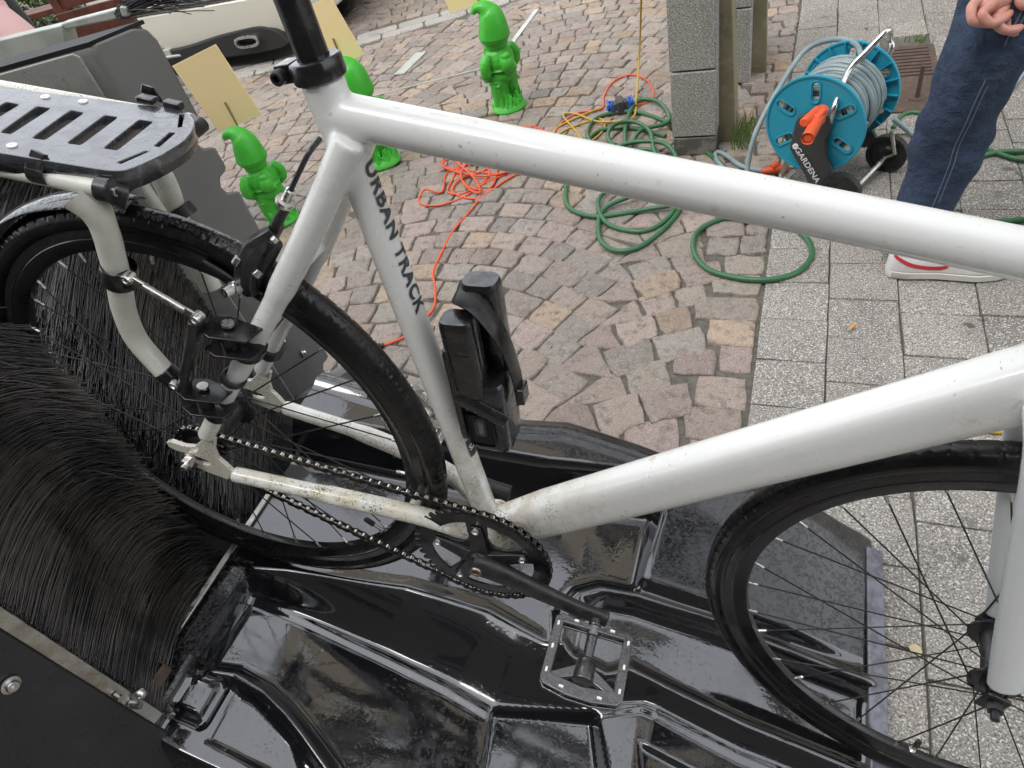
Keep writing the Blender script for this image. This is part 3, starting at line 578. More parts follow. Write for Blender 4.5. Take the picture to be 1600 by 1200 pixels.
# rear wheel / front wheel -------------------------------------------------
def wheel_maker(name, front):
    wv_ = A([0, 1., 0]); e = empty(name, (WB if front else 0, 0, 0), bike, rotz=STEER if front else 0)
    NS_, NC = 1400, 30; th = np.linspace(0, 2 * np.pi, NS_, endpoint=False); ph = np.linspace(-2.65, 2.65, NC)
    T_, P_ = np.meshgrid(th, ph, indexing='ij'); s_ = T_ * RT / .0185
    r = np.full(T_.shape, .0163); cell = (s_ + .18 * np.sin(s_ * .9)) % 1.0; ap = np.abs(P_)
    sh = (ap > .50) & (ap < 1.12); arc = np.abs((cell - .5) ** 2 * 2.0 + (ap - .56)) < .06
    r = r - .0011 * (sh & (np.abs(cell - .12) < .07)) - .0009 * arc - .0008 * (np.abs(ap - 1.18) < .09) + .0004 * (ap < .45)
    rc = .3270; R_ = rc + r * np.cos(P_) * 1.0; Yy = r * np.sin(P_)
    V = np.stack([R_ * np.cos(T_), Yy, R_ * np.sin(T_)], -1).reshape(-1, 3); ix = np.arange(NS_ * NC).reshape(NS_, NC); ix2 = np.roll(ix, -1, 0)
    Q = np.stack([ix[:, :-1], ix[:, 1:], ix2[:, 1:], ix2[:, :-1]], -1).reshape(-1, 4); np_mesh("tyre", V, Q, RUBBER, e)
    q = MB(); q.lathe([(.3165, -.0108), (.3170, -.0098), (.3125, -.0078), (.3125, .0078), (.3170, .0098), (.3165, .0108), (.3050, .0112), (.3040, .0106), (.3030, .0112), (.300, .0110), (.2860, .0060), (.2845, 0), (.2860, -.0060), (.300, -.0110), (.3030, -.0112), (.3040, -.0106), (.3050, -.0112)], (0, 0, 0), (0, 1, 0), 160, closed=True); q.build("rim", RIMB, e, True, 30)
    fl = .0335 if front else .034; fr = .0225
    q = MB()
    if front: q.lathe([(.0045, -.058), (.0045, -.048), (.0085, -.048), (.0085, -.042), (.0145, -.040), (.0145, -.036), (.027, -.0350), (.027, -.0318), (.0145, -.030), (.0130, 0), (.0145, .030), (.027, .0318), (.027, .0350), (.0145, .036), (.0145, .040), (.0085, .042), (.0085, .048), (.0045, .048), (.0045, .058)], (0, 0, 0), (0, 1, 0), 40)
    else: q.lathe([(.005, -.078), (.005, -.062), (.012, -.060), (.012, -.050), (.020, -.050), (.020, -.040), (.0190, -.036), (.031, -.0355), (.031, -.0320), (.0190, -.030), (.0175, 0), (.0190, .030), (.031, .032), (.031, .0355), (.0190, .036), (.020, .042), (.012, .050), (.012, .062), (.005, .062), (.005, .076)], (0, 0, 0), (0, 1, 0), 40)
    q.build("hub", BLACKM, e)
    sp = MB(); rh_ = .0235 if front else .0275
    base = []
    for i in range(32):
        sd_ = -1 if i % 2 == 0 else 1; k = i // 2; a_r = 2 * math.pi * i / 32 + .06; lead = 1 if k % 2 == 0 else -1
        a_h = a_r + lead * math.radians(58) ; y0 = sd_ * .0345
        p0 = A([rh_ * math.cos(a_h), y0 + .002 * lead * sd_, rh_ * math.sin(a_h)]); p1 = A([.286 * math.cos(a_r), sd_ * .003, .286 * math.sin(a_r)]); d_ = nrm(p1 - p0)
        s = MB(); s.tube([p0, p1 - d_ * .012], .00105, 6); s.cur = 1; s.k = 1; s.tube([p1 - d_ * .0135, p1 - d_ * .012, p1 + d_ * .004], [.0012, .0021, .0023], 8)
        s.build("spoke", [BLACKM, STEEL], e)
    av = (math.atan2(-.282, 1.085 - WB) if front else math.atan2(-.148, .237)); vd = A([math.cos(av), 0, math.sin(av)])
    s = MB(); s.cyl(vd * .286, vd * .262, .0028, 12); s.cyl(vd * .284, vd * .281, .0048, 16); s.cur = 1; s.k = 1; s.tube([vd * .268, vd * .266, vd * .252, vd * .250], [.0034, .0042, .0040, .002], 12); s.build("valve", [STEEL, BLACKM], e)
    return e
rw = wheel_maker("rear_wheel", False); fw = wheel_maker("front_wheel", True)
# axle nuts
q = MB(); q.cyl((.0, -.070, 0), (0, -.088, 0), .0048, 16); q.cyl((0, -.0705, 0), (0, -.0735, 0), .0125, 24); q.cyl((0, -.0735, 0), (0, -.082, 0), .0088, 6); q.build("axle_nut", STEEL, bike)
q = MB(); q.cyl((0, .070, 0), (0, .080, 0), .0088, 6); q.build("axle_nut", STEEL, bike)
# fork ------------------------------------------------------------------
cs, sn = math.cos(STEER), math.sin(STEER)
def fk(x, y, z): x -= WB; return A([WB + x * cs - y * sn, x * sn + y * cs, z])
q = MB()
for s in (-1, 1):
    tipf = bk(1571, 1072, y=-.060) if s < 0 else bk(1566, 958, y=.045); midf = bk(1593, 962, y=-.058) if s < 0 else bk(1592, 768, y=.045); dfk = nrm(midf - tipf)
    p = bez([tipf + dfk * .40 - A([0, s * .020, 0]), tipf + dfk * .36, tipf + dfk * .22, tipf + dfk * .11, tipf], 6); crown = tipf + dfk * .40 - A([0, s * .020, 0]); fcr = crown if s < 0 else (fcr + crown) / 2
    q.tube(p, list(np.interp(np.linspace(0, 1, len(p)), [0, .3, .8, 1], [.0130, .0130, .0128, .0120])), 24, flat=((0, 1, 0), 1.48)); 
    n_ = 24 * len(p)
q.tube([fcr + A([0, -.034, 0]), fcr + A([0, .034, 0])], .020, 20); q.tube([fcr, A([.894, 0, .402])], .0185, 20)
fk_ = q.build("fork", FORKW, bike, True, 60); fk_m = fk_.modifiers.new("Remesh", 'REMESH'); fk_m.mode = 'VOXEL'; fk_m.voxel_size = .0025; fk_m.use_smooth_shade = True; fk_m = fk_.modifiers.new("Smooth", 'SMOOTH'); fk_m.iterations = 6
for s in (-1, 1):
    q = MB(); q.box(fk(1.043, s * .0575, -.002), [.026, .0065, .030], A([[cs, -sn, 0], [sn, cs, 0], [0, 0, 1]])); q.build("fork_end", BLACKM, fk_, bevel=.003)
    q = MB(); q.cyl(fk(WB, s * .061, 0), fk(WB, s * .070, 0), .0085, 6); q.cyl(fk(WB, s * .060, 0), fk(WB, s * .080, 0), .0046, 12); q.build("fork_nut", BLACKM, fk_)
hb = A([.79, 0, .66]); q = MB(); q.cyl((.860, 0, .565), (.842, 0, .652), .0165, 24); q.tube([A([.845, 0, .638]), A([.875, -.012, .652])], .016, 20); q.build("stem", BLACKP, bike)
q = MB(); q.tube(bez([A([.885, -.29, .66]), A([.882, -.15, .658]), A([.878, 0, .655]), A([.895, .15, .658]), A([.91, .29, .66])], 6), .0127, 20); q.build("handlebar", BLACKP, bike)
# chain, chainring, cranks --------------------------------------------------
CRR, CGR, YC = .0935, .0345, -.0455; NT = 46
def gear_loop(r, n, ph=0):
    o = []
    for k in range(n):
        for (da, dr) in ((-.30, -.0042), (-.14, .0035), (.0, .0042), (.14, .0035), (.30, -.0042)):
            a = 2 * math.pi * (k + da) / n + ph; o.append(((r + dr) * math.cos(a), (r + dr) * math.sin(a)))
    return o
loops = [gear_loop(CRR, NT)]
angs = [math.radians(z_) for z_ in (100, 172, 244, 316, 28)]
for i, a0 in enumerate(angs):       # five windows between the spider arms
    lp = []; a1, a2 = a0 + math.radians(11), a0 + math.radians(61)
    for t in np.linspace(0, 1, 14): a = a1 + (a2 - a1) * t; lp.append((.073 * math.cos(a), .073 * math.sin(a)))
    for t in np.linspace(1, 0, 10): a = a1 + .10 + (a2 - a1 - .20) * t; r = .034 + .010 * abs(2 * t - 1) ** 2; lp.append((r * math.cos(a), r * math.sin(a)))
    loops.append(lp)
loops.append([(.012 * math.cos(a), .012 * math.sin(a)) for a in np.linspace(0, 2 * math.pi, 24, endpoint=False)])
crk = plate("chainring", loops, .0035, frame4([BBX, YC, BBZ], (1, 0, 0), (0, 0, 1), (0, -1, 0)), BLACKP, bike, bevel=.0006)
q = MB()
for k, a in enumerate(angs):
    d = A([math.cos(a), 0, math.sin(a)]); t_ = A([-math.sin(a), 0, math.cos(a)]); c0 = A([BBX, -.056, BBZ]); 
    q.add([c0 + d * .008 + t_ * .014, c0 + d * .008 - t_ * .014, c0 + d * .068 + t_ * .0075 + A([0, .006, 0]), c0 + d * .068 - t_ * .0075 + A([0, .006, 0]), c0 + d * .008 + t_ * .014 + A([0, .010, 0]), c0 + d * .008 - t_ * .014 + A([0, .010, 0]), c0 + d * .068 + t_ * .0075 + A([0, .0085, 0]), c0 + d * .068 - t_ * .0075 + A([0, .0085, 0])], [(0, 1, 3, 2), (4, 6, 7, 5), (0, 2, 6, 4), (1, 5, 7, 3), (2, 3, 7, 6)])
    b_ = MB(); b_.lathe([(0, .001), (.0022, .001), (.0030, .003), (.0050, .003), (.0052, .0015), (.0052, -.001)], c0 + d * .0625 + A([0, -.0005, 0]) + A([0, .0055, 0]), (0, -1, 0), 20); b_.build("chainring_bolt", STEEL, crk)
q.lathe([(0, .000), (.0185, 0), (.0185, .012), (.016, .0155), (0, .0155)], (BBX, -.046, BBZ), (0, -1, 0), 36); q.build("spider", BLACKM, bike, bevel=.002)
TC = -.036; cd = A([math.cos(TC), 0, math.sin(TC)])
def crank(s, name):
    dd = cd if s < 0 else -cd; q = MB()
    p = [A([BBX, s * .060, BBZ]) + dd * -.006, A([BBX, s * .061, BBZ]) + dd * .03, A([BBX, s * .068, BBZ]) + dd * .085, A([BBX, s * .074, BBZ]) + dd * .140, A([BBX, s * .075, BBZ]) + dd * .172, A([BBX, s * .075, BBZ]) + dd * .181]
    q.tube(bez(p, 5), list(np.interp(np.linspace(0, 1, 26), [0, .2, .5, .8, .97, 1], [.0130, .0125, .0092, .0086, .0095, .007])), 20, flat=((0, 1, 0), 1.45)); q.v = [tuple(v) for v in q.v]
    o = q.build(name, BLACKM, bike); return o
cr = crank(-1, "crank_arm"); crl = crank(1, "crank_arm")
b_ = MB(); b_.lathe([(0, -.001), (.0035, -.001), (.0045, .003), (.0085, .003), (.0095, .001), (.0095, -.004)], (BBX, -.0705, BBZ), (0, -1, 0), 28); b_.build("crank_bolt", mat("brass_bolt", (.30, .24, .17), .4, 1.0), cr)
# chain path: tangent lines between cog (0,0) and ring
D = A([BBX, BBZ]); dl = np.linalg.norm(D); dn = D / dl; base_a = math.atan2(dn[1], dn[0]); al = math.acos((CGR - CRR) / dl)
au = base_a + al; adn = base_a - al; path = []
for a in np.linspace(adn, au - 2 * math.pi, 60): path.append(A([CGR * math.cos(a), CGR * math.sin(a)]))
for a in np.linspace(au, adn, 90): path.append(D + CRR * A([math.cos(a), math.sin(a)]))
path.append(path[0]); P = A(path); sg = np.linalg.norm(np.diff(P, axis=0), axis=1); cu_ = np.concatenate([[0], np.cumsum(sg)]); NL = int(round(cu_[-1] / .0127 / 2)) * 2
u_s = np.linspace(0, cu_[-1], NL, endpoint=False); pin = np.stack([np.interp(u_s, cu_, P[:, 0]), np.interp(u_s, cu_, P[:, 1])], 1)
sag = lambda p: 0
q = MB()
for k in range(NL):
    a, b_ = pin[k], pin[(k + 1) % NL]; d = b_ - a; L_ = np.linalg.norm(d); d = d / L_; n_ = A([-d[1], d[0]]); inner = k % 2
    q.cur = 0; q.tube([A([a[0], YC - .0024, a[1]]), A([a[0], YC + .0024, a[1]])], .0040, 10)      # bright roller
    q.cur = 1
    for s in (-1, 1):
        y0 = YC + s * (.0028 if inner else .0040); pl = []
        for t in np.linspace(-math.pi / 2, math.pi / 2, 5): pl.append((L_ + .0041 * math.cos(t), .0041 * math.sin(t)))
        pl.append((L_ / 2, .0027))
        for t in np.linspace(math.pi / 2, 1.5 * math.pi, 5): pl.append((.0041 * math.cos(t), .0041 * math.sin(t)))
        pl.append((L_ / 2, -.0027)); q.prism(pl, A([a[0], y0 - .0005, a[1]]), A([d[0], 0, d[1]]), A([n_[0], 0, n_[1]]), (0, 1, 0), .001)
    q.tube([A([a[0], YC - .0052, a[1]]), A([a[0], YC + .0052, a[1]])], .0017, 8)
q.k = 1; q.build("chain", [mat("chain_roller", (.66, .64, .60), .2, 1.0), CHAIND], bike)
plate("cog", [gear_loop(CGR, 17), [(.018 * math.cos(a), .018 * math.sin(a)) for a in np.linspace(0, 2 * math.pi, 24, endpoint=False)]], .0025, frame4([0, YC, 0], (1, 0, 0), (0, 0, 1), (0, -1, 0)), CHAIND, bike)
# pedals -----------------------------------------------------------------
def pedal(s, silver):
    c = A([BBX, 0, BBZ]) + (cd if s < 0 else -cd) * .1665; e = empty("pedal", tuple(c + A([0, s * .135, 0])), bike)
    M_ = mat("wet_pedal_metal", (.17, .17, .175), .18, .9, rnoise=(120, .06, .4), bump=[(300, .4, .0008)]) if not silver else STEEL
    hx, hy = .049, .0455; pl_ = [(-hx, -hy * .86), (-hx, hy * .88), (-hx * .86, hy), (-hx * .35, hy * .93), (0, hy * .86), (hx * .35, hy * .93), (hx * .86, hy), (hx, hy * .88), (hx, -hy * .86), (hx * .9, -hy), (hx * .3, -hy * 1.12), (-hx * .3, -hy * 1.12), (-hx * .9, -hy)]
    w_ = .0095; inn1 = [(-hx + w_, -hy + w_ + .003), (-hx + w_, hy - w_), (hx - w_, hy - w_), (hx - w_, -hy + w_ + .003), (0, -hy + w_ - .002)]
    if s > 0: pl_ = [(a, -b) for a, b in pl_][::-1]; inn1 = [(a, -b) for a, b in inn1][::-1]
    for z in (.0065, -.0065): plate("cage", [pl_, inn1], .004, frame4([0, 0, z], (1, 0, 0), (0, 1, 0), (0, 0, 1)), M_, e, bevel=.0008)
    for (x_, y_) in ((-hx + .004, -hy * .85), (-hx + .004, hy * .85), (hx - .004, -hy * .85), (hx - .004, hy * .85), (-hx + .004, 0), (hx - .004, 0), (-.02, -hy), (.02, -hy)): q = MB(); q.box((x_, y_ * .98 if s < 0 else -y_ * .98, 0), (.006, .006, .012)); q.build("cage_post", M_, e, bevel=.001)
    q = MB(); i_ = -s; q.tube([A([0, i_ * .054, 0]), A([0, i_ * .044, 0])], [.0075, .0085], 16); q.tube([A([0, i_ * .043, 0]), A([0, i_ * .030, 0])], [.010, .0075], 16); q.tube([A([0, i_ * .030, 0]), A([0, i_ * .0, 0])], [.0068, .0065], 16); q.tube([A([0, i_ * .002, 0]), A([0, -i_ * .006, 0]), A([0, -i_ * .028, 0])], [.0070, .0125, .0130], 20)
    for sx in (-1, 1): q.add([(sx * .010, -i_ * .010, .004), (sx * .010, -i_ * .026, .004), (sx * .043, -i_ * .040, .004), (sx * .043, -i_ * .030, .004), (sx * .010, -i_ * .010, -.004), (sx * .010, -i_ * .026, -.004), (sx * .043, -i_ * .040, -.004), (sx * .043, -i_ * .030, -.004)], [(0, 1, 2, 3), (4, 7, 6, 5), (0, 4, 5, 1), (1, 5, 6, 2), (2, 6, 7, 3), (3, 7, 4, 0)])
    q.build("pedal_body", M_, e, bevel=.0012)
    PM = mat("pin_metal", (.85, .85, .85), .35)
    for (x_, y_, w1, w2) in [(sx * (hx - .0045), yy, .0030, .0060) for sx in (-1, 1) for yy in (-.030, 0, .031)] + [(xx, yy, .0060, .0030) for xx in (-.023, .023) for yy in (hy - .005, -hy + .001)]:
        q = MB(); q.box((x_, y_ * (1 if s < 0 else -1), .0095), (w1, w2, .0035)); q.build("traction_pin", PM, e, bevel=.0008)
    q = MB(); q.cyl((0, i_ * .052, 0), (0, i_ * .066, 0), .0068, 16); q.build("pedal_axle", BLACKM, e); return e
pd = pedal(-1, False); pd.rotation_euler = (math.radians(0), math.radians(-3), 0); pl2 = pedal(1, True); pl2.rotation_euler = (0, math.radians(50), 0)
# rack --------------------------------------------------------------------
ZR = .430; pz = lambda u, v, z=ZR: bk(u, v, z=z)[:2]
outl = [pz(*p) for p in ((-90, 124), (0, 137), (120, 151), (230, 165), (272, 170), (292, 176), (302, 188), (300, 204), (286, 221), (250, 243), (215, 259), (192, 266), (170, 266), (90, 253), (0, 238), (-90, 222))]
def rnd(pg, k=.22):
    o = []
    for i in range(len(pg)):
        p, a, b = A(pg[i]), A(pg[i - 1]), A(pg[(i + 1) % len(pg)])
        for t in (0, .25, .5, .75, 1): s0 = p + (a - p) * k; s1 = p + (b - p) * k; o.append((1 - t) ** 2 * s0 + 2 * t * (1 - t) * p + t * t * s1)
    return [tuple(x) for x in o]
slots = [[(220, 188), (239, 190), (181, 233), (162, 231)], [(166, 181), (184, 183), (124, 225), (105, 223)], [(113, 173), (131, 176), (68, 217), (50, 215)], [(60, 167), (79, 169), (15, 208), (0, 206)], [(12, 160), (30, 163), (-35, 200), (-53, 198)],
         [(282, 178), (290, 179), (283, 197), (274, 199)], [(266, 207), (275, 207), (248, 229), (240, 228)], [(226, 235), (232, 236), (190, 256), (184, 254)]]
rk = empty("rear_rack", (0, 0, 0), bike)
pt_ = plate("rack_plate", [rnd([tuple(p) for p in outl], .3)] + [rnd([tuple(A(pz(*p)) + (A(pz(*p)) - np.mean([pz(*z_) for z_ in s], 0)) * A([.34, .05])) for p in s], .12) for s in slots], .012, frame4([0, 0, ZR - .006], (1, 0, 0), (0, 1, 0), (0, 0, 1)), RACKP, rk, bevel=.0012)
oc = A(outl).mean(0); rim_o = rnd([tuple(p) for p in outl], .3); rim_i = [tuple(oc + (A(p) - oc) * A([.985, .93])) for p in rim_o]
plate("plate_skirt", [rim_o, rim_i], .018, frame4([0, 0, ZR - .011], (1, 0, 0), (0, 1, 0), (0, 0, 1)), PLASB, rk, bevel=.001)
for (u, v) in ((71, 152), (130, 159), (19, 228)):
    p = bk(u, v, z=ZR); q = MB(); q.lathe([(0, .0002), (.0015, .0002), (.002, .0012), (.0045, .0012), (.0048, .0)], p, (0, 0, 1), 24); q.build("rivet", mat("rivet_metal", (.8, .8, .78), .4), rk)
tz = -.072; t0_, t1_ = bk(-150, 232, y=tz), bk(160, 295, y=tz); tn = nrm(t1_ - t0_)
q = MB(); q.cyl(t0_, t1_, .0082, 24); q.build("side_rail", WHITE_L, rk)
q = MB(); q.cyl(t1_ - tn * .001, t1_ + tn * .014, .0125, 28); q.build("rail_cap", BLACKP, rk, bevel=.001); bq = MB(); bq.lathe([(0, .001), (.002, .001), (.0028, .003), (.0045, .003), (.0052, .0)], t1_ + tn * .013, tn, 20); bq.build("cap_bolt", STEEL, rk)
q = MB(); q.tube([t1_ + A([.003, .006, -.004]), t1_ + A([.014, .012, -.010])], [.013, .014], 24); q.tube([t1_ + A([.008, .004, -.003]), t1_ + A([.0, .15, .0])], .0085, 16); q.build("cross_bar", BLACKM, rk)
t2_ = t1_ + A([-.01, .150, .002]); q = MB(); q.cyl(t2_ - tn * .42, t2_, .0072, 20); q.build("side_rail", WHITE_D, rk)
def clipp(u, v):
    c = bk(u, v, y=tz); q = MB(); q.lathe([(.0105, -.0095), (.0105, .0095), (.0076, .0095), (.0076, -.0095)], c, tn, 24, closed=True)
    q.prism([(-.009, .006), (.009, .006), (.013, .021), (-.002, .024)], c + A([0, -.007, 0]), tn, (0, .5, .86), np.cross(tn, (0, .5, .86)), .005); q.build("plate_clip", BLACKP, rk, bevel=.0008)
clipp(66, 270)
q = MB(); cq = bk(228, 163, z=ZR); q.box(cq + A([0, .004, .004]), (.020, .012, .006)); q.prism([(0, 0), (.03, 0), (.022, .016), (.008, .017)], cq + A([-.022, .016, -.004]), (1, 0, 0), (0, 0, 1), (0, 1, 0), .003); q.box(bk(272, 167, z=ZR) + A([0, 0, .002]), (.020, .010, .008)); q.build("far_clip", BLACKP, rk, bevel=.0015)
lp = lambda u, v, y: bk(u, v, y=y)
leg_ = bez([lp(126, 304, -.072), lp(150, 330, -.072), lp(166, 365, -.072), lp(176, 402, -.072), lp(186, 440, -.073), lp(194, 485, -.074), lp(212, 528, -.075), lp(240, 562, -.076), lp(262, 586, -.077)], 6)
q = MB(); q.tube(leg_, list(np.interp(np.linspace(0, 1, len(leg_)), [0, .2, 1], [.018, .0120, .0112])), 20, flat=((0, 1, 0), 1.12)); q.v = [tuple(v) for v in q.v]; q.build("rack_leg", WHITE_L, rk)
q = MB(); a_, b2 = lp(256, 578, -.077), lp(280, 600, -.077); q.tube([a_, b2], [.0128, .0120], 20); q.build("leg_end", BLACKP, rk, bevel=.001)
bq = MB(); bq.lathe([(0, .001), (.002, .001), (.003, .003), (.0050, .003), (.0058, 0), (.0058, -.004)], lp(272, 602, -.090), (0, -1, 0), 20); bq.build("leg_bolt", STEEL, rk)
q = MB(); c_ = lp(187, 428, -.072); dl_ = nrm(lp(190, 450, -.072) - lp(185, 410, -.072)); q.lathe([(.0165, -.012), (.0175, -.010), (.0175, .010), (.0165, .012), (.0118, .012)], c_, dl_, 28); q.box(c_ + A([.016, -.006, .001]), (.016, .012, .016)); q.build("leg_clamp", BLACKP, rk, bevel=.001)
s0_, s1_ = lp(202, 434, -.088), lp(309, 496, -.086); sdn = nrm(s1_ - s0_); sR = A([sdn, (0, 1, 0), np.cross(sdn, (0, 1, 0))]).T
q = MB(); q.box((s0_ + s1_) / 2, (np.linalg.norm(s1_ - s0_) + .008, .004, .0095), sR); q.build("strut", ALU, rk, bevel=.0015)
q = MB(); q.tube([s0_ * .75 + s1_ * .25 + A([0, -.003, .004]), s0_ * .15 + s1_ * .85 + A([0, -.003, .004])], .0042, 14); q.build("strut_slider", STEEL, rk)
for p in (s0_, s1_):
    bq = MB(); bq.lathe([(0, .001), (.0022, .001), (.003, .003), (.0050, .003), (.0060, 0), (.0060, -.008)], p + A([0, -.0035, 0]), (0, -1, 0), 20); bq.build("strut_bolt", STEEL, rk)
# rear bracket clamped round the seat stay
q = MB(); q.tube(bez([lp(308, 498, -.080), lp(300, 545, -.082), lp(290, 600, -.082), lp(296, 625, -.081)], 5), [.0115] * 10 + [.009] * 6, 12, flat=((0, 1, 0), .6)); q.build("bracket_bar", BLACKM, rk, bevel=.001)
def wing(c, sz):
    c = A(c); q = MB(); ex = nrm(bk(380, 505, y=-.066) - bk(320, 485, y=-.066)); ez_ = nrm(A([-.45, 0, -.9]) * -1)
    for dz in (0, -.026): q.prism([(-.022, -.018), (-.006, -.024), (.030, -.014), (.034, .012), (-.004, .014), (-.020, .006)], c + A([0, 0, dz]), ex, (0, 1, 0), np.cross(ex, (0, 1, 0)) * -1, .003)
    o = q.build("bracket_plate", BLACKP, rk, bevel=.0008); q = MB(); q.cyl(c + A([.0, -.004, -.001]), c + A([.0, -.004, -.026]), .010, 20); q.build("rubber_spacer", RUBBER, rk)
    b_ = MB(); b_.lathe([(0, .003), (.0035, .003), (.0065, .003), (.0068, 0)], c + A([.003, -.002, .003]), (0, 0, 1), 24); b_.build("bracket_bolt", STEEL, rk)
wing(bk(355, 508, y=-.066), 1); wing(bk(316, 605, y=-.072), 1)
sdir = nrm(A([.212, -.026, .397]) - A([.036, -.0655, .060]))
def ssp(t): return A([.036, -.0655, .060]) + (A([.160, -.045, .300]) - A([.036, -.0655, .060])) * t
for (u, v, l_, rr) in ((388, 545, .011, .0185), (356, 586, .005, .0150), (338, 632, .009, .0170)):
    P_ = bk(u, v, y=-.054); t = np.clip((P_[2] - .06) / .24, 0, 1.1); c_ = ssp(t); dd_ = nrm(ssp(1) - ssp(0)); q = MB(); q.lathe([(.012, -l_), (rr - .002, -l_), (rr, -l_ + .002), (rr, l_ - .002), (rr - .002, l_), (.012, l_)], c_, dd_, 28)
    if rr > .016: q.box(c_ + A([-.016, 0, .004]), (.026, .024, l_ * 1.6), A([nrm(np.cross((0, 1, 0), dd_)), (0, 1, 0), dd_]).T)
    q.build("stay_clamp", RUBBER if rr > .016 else BLACKM, rk, bevel=.001)
    q = MB(); c2 = c_ * A([1, -1, 1]); q.lathe([(.012, -l_), (rr, -l_), (rr, l_), (.012, l_)], c2, dd_ * A([1, -1, 1]), 24)
    if rr > .016: q.build("stay_clamp", BLACKM, rk)
fl_ = bez([lp(224, 236, .085), lp(245, 262, .085), lp(262, 295, .085), lp(272, 325, .085), lp(290, 372, .084), lp(330, 450, .080)], 6)
q = MB(); q.tube(fl_, .0118, 18, flat=((0, 1, 0), 1.25)); q.build("rack_leg", WHITE_L, rk)
q = MB(); q.tube([lp(208, 268, .06), lp(255, 338, .06)], .0075, 14); q.build("mudguard_stay", WHITE_L, rk)
q = MB(); q.tube([lp(279, 322, .088), lp(292, 338, .088)], .016, 18); q.build("leg_clamp", BLACKM, rk)
# mudguard flap
th_ = np.linspace(math.radians(93), math.radians(141), 26); vs = []; fs = []
for i, a in enumerate(th_):
    R_ = .352 + .006 * (i / 25)
    for j, b in enumerate(np.linspace(-1, 1, 11)): yb = .0235 * math.sin(b * 1.1) / math.sin(1.1) * (1.0 if i > 2 else .75 + i * .08); rr = R_ - .012 * (1 - math.cos(b * 1.1)) ; vs.append((rr * math.cos(a), yb, rr * math.sin(a)))
for i in range(25):
    for j in range(10): fs.append((i * 11 + j, i * 11 + j + 1, i * 11 + j + 12, i * 11 + j + 11))
q = MB(); q.add(vs, fs); o = q.build("mudguard", mat("wet_mudguard", (.008, .008, .009), .08, coat=.5, bump=[(150, .8, .002, .48, .56)]), bike); sm = o.modifiers.new("Solid", 'SOLIDIFY'); sm.thickness = .0022
# rear brake ----------------------------------------------------------------
br = empty("rear_brake", (0, 0, 0), bike)
def arm(pts, rr, fl): 
    z_ = MB(); P_ = bez(pts, 5); z_.tube(P_, list(np.interp(np.linspace(0, 1, len(P_)), np.linspace(0, 1, len(rr)), rr)), 8, flat=((0, 1, .2), fl)); z_.build("brake_arm", BLACKM, br, True, 25, bevel=.001)
arm([lp(449, 318, .0), lp(432, 350, 0), lp(416, 378, -.002), lp(404, 396, -.006)], [.0052, .0060, .0075, .009], 1.0)
arm([lp(428, 362, -.004), lp(406, 380, -.014), lp(392, 402, -.022), lp(384, 432, -.026), lp(392, 458, -.026)], [.0075, .0105, .0120, .0110, .0080], 1.15)
arm([lp(432, 378, -.010), lp(416, 400, -.012), lp(402, 424, -.014), lp(394, 448, -.014)], [.0070, .0095, .0095, .0080], 1.1)
arm([lp(436, 352, .008), lp(420, 378, .020), lp(408, 415, .026), lp(412, 450, .026)], [.006, .008, .008, .007], 1.0)

q = MB(); bd = nrm(lp(455, 300, 0) - lp(447, 316, 0)); q.lathe([(.0045, -.012), (.0090, -.012), (.0098, -.009), (.0090, -.006), (.0052, -.005), (.0048, .008), (.0030, .009)], lp(450, 306, 0), bd, 24); q.build("barrel_adjuster", STEEL, br)
q = MB(); q.tube(bez([lp(453, 300, 0), lp(467, 270, .0), lp(482, 240, .003), lp(500, 216, .020)], 6), .0026, 10); q.build("brake_cable", BLACKM, br)
for a_, b2, rr, nn in ((lp(374, 402, -.030), lp(367, 413, -.034), .0045, 6), (lp(406, 423, -.026), lp(398, 431, -.031), .0055, 6), (lp(432, 372, -.016), lp(426, 378, -.020), .004, 6)):
    q = MB(); q.tube([a_, b2], rr, nn); q.build("brake_bolt", STEEL, br, bevel=.0006)
q = MB(); q.tube([lp(376, 445, -.030), lp(363, 451, -.040), lp(362.8, 451.2, -.040), lp(350, 458, -.050)], [.0078, .0078, .0060, .0056], 20); q.build("pad_screw", STEEL, br)
b_ = MB(); b_.lathe([(0, -.003), (.0026, -.003), (.0030, .0004), (.0054, .0004)], lp(349.5, 458.3, -.0503), nrm(lp(350, 458, -.050) - lp(363, 451, -.040)), 6); b_.build("hex_socket", BLACKM, br)
q = MB(); q.tube(bez([lp(318, 412, -.018), lp(345, 428, -.018), lp(372, 447, -.018)], 5), .0055, 12, flat=((0, 1, 0), 1.3)); q.tube(bez([lp(392, 450, -.018), lp(410, 462, -.018)], 3), .005, 12); q.build("brake_pad", RUBBER, br)
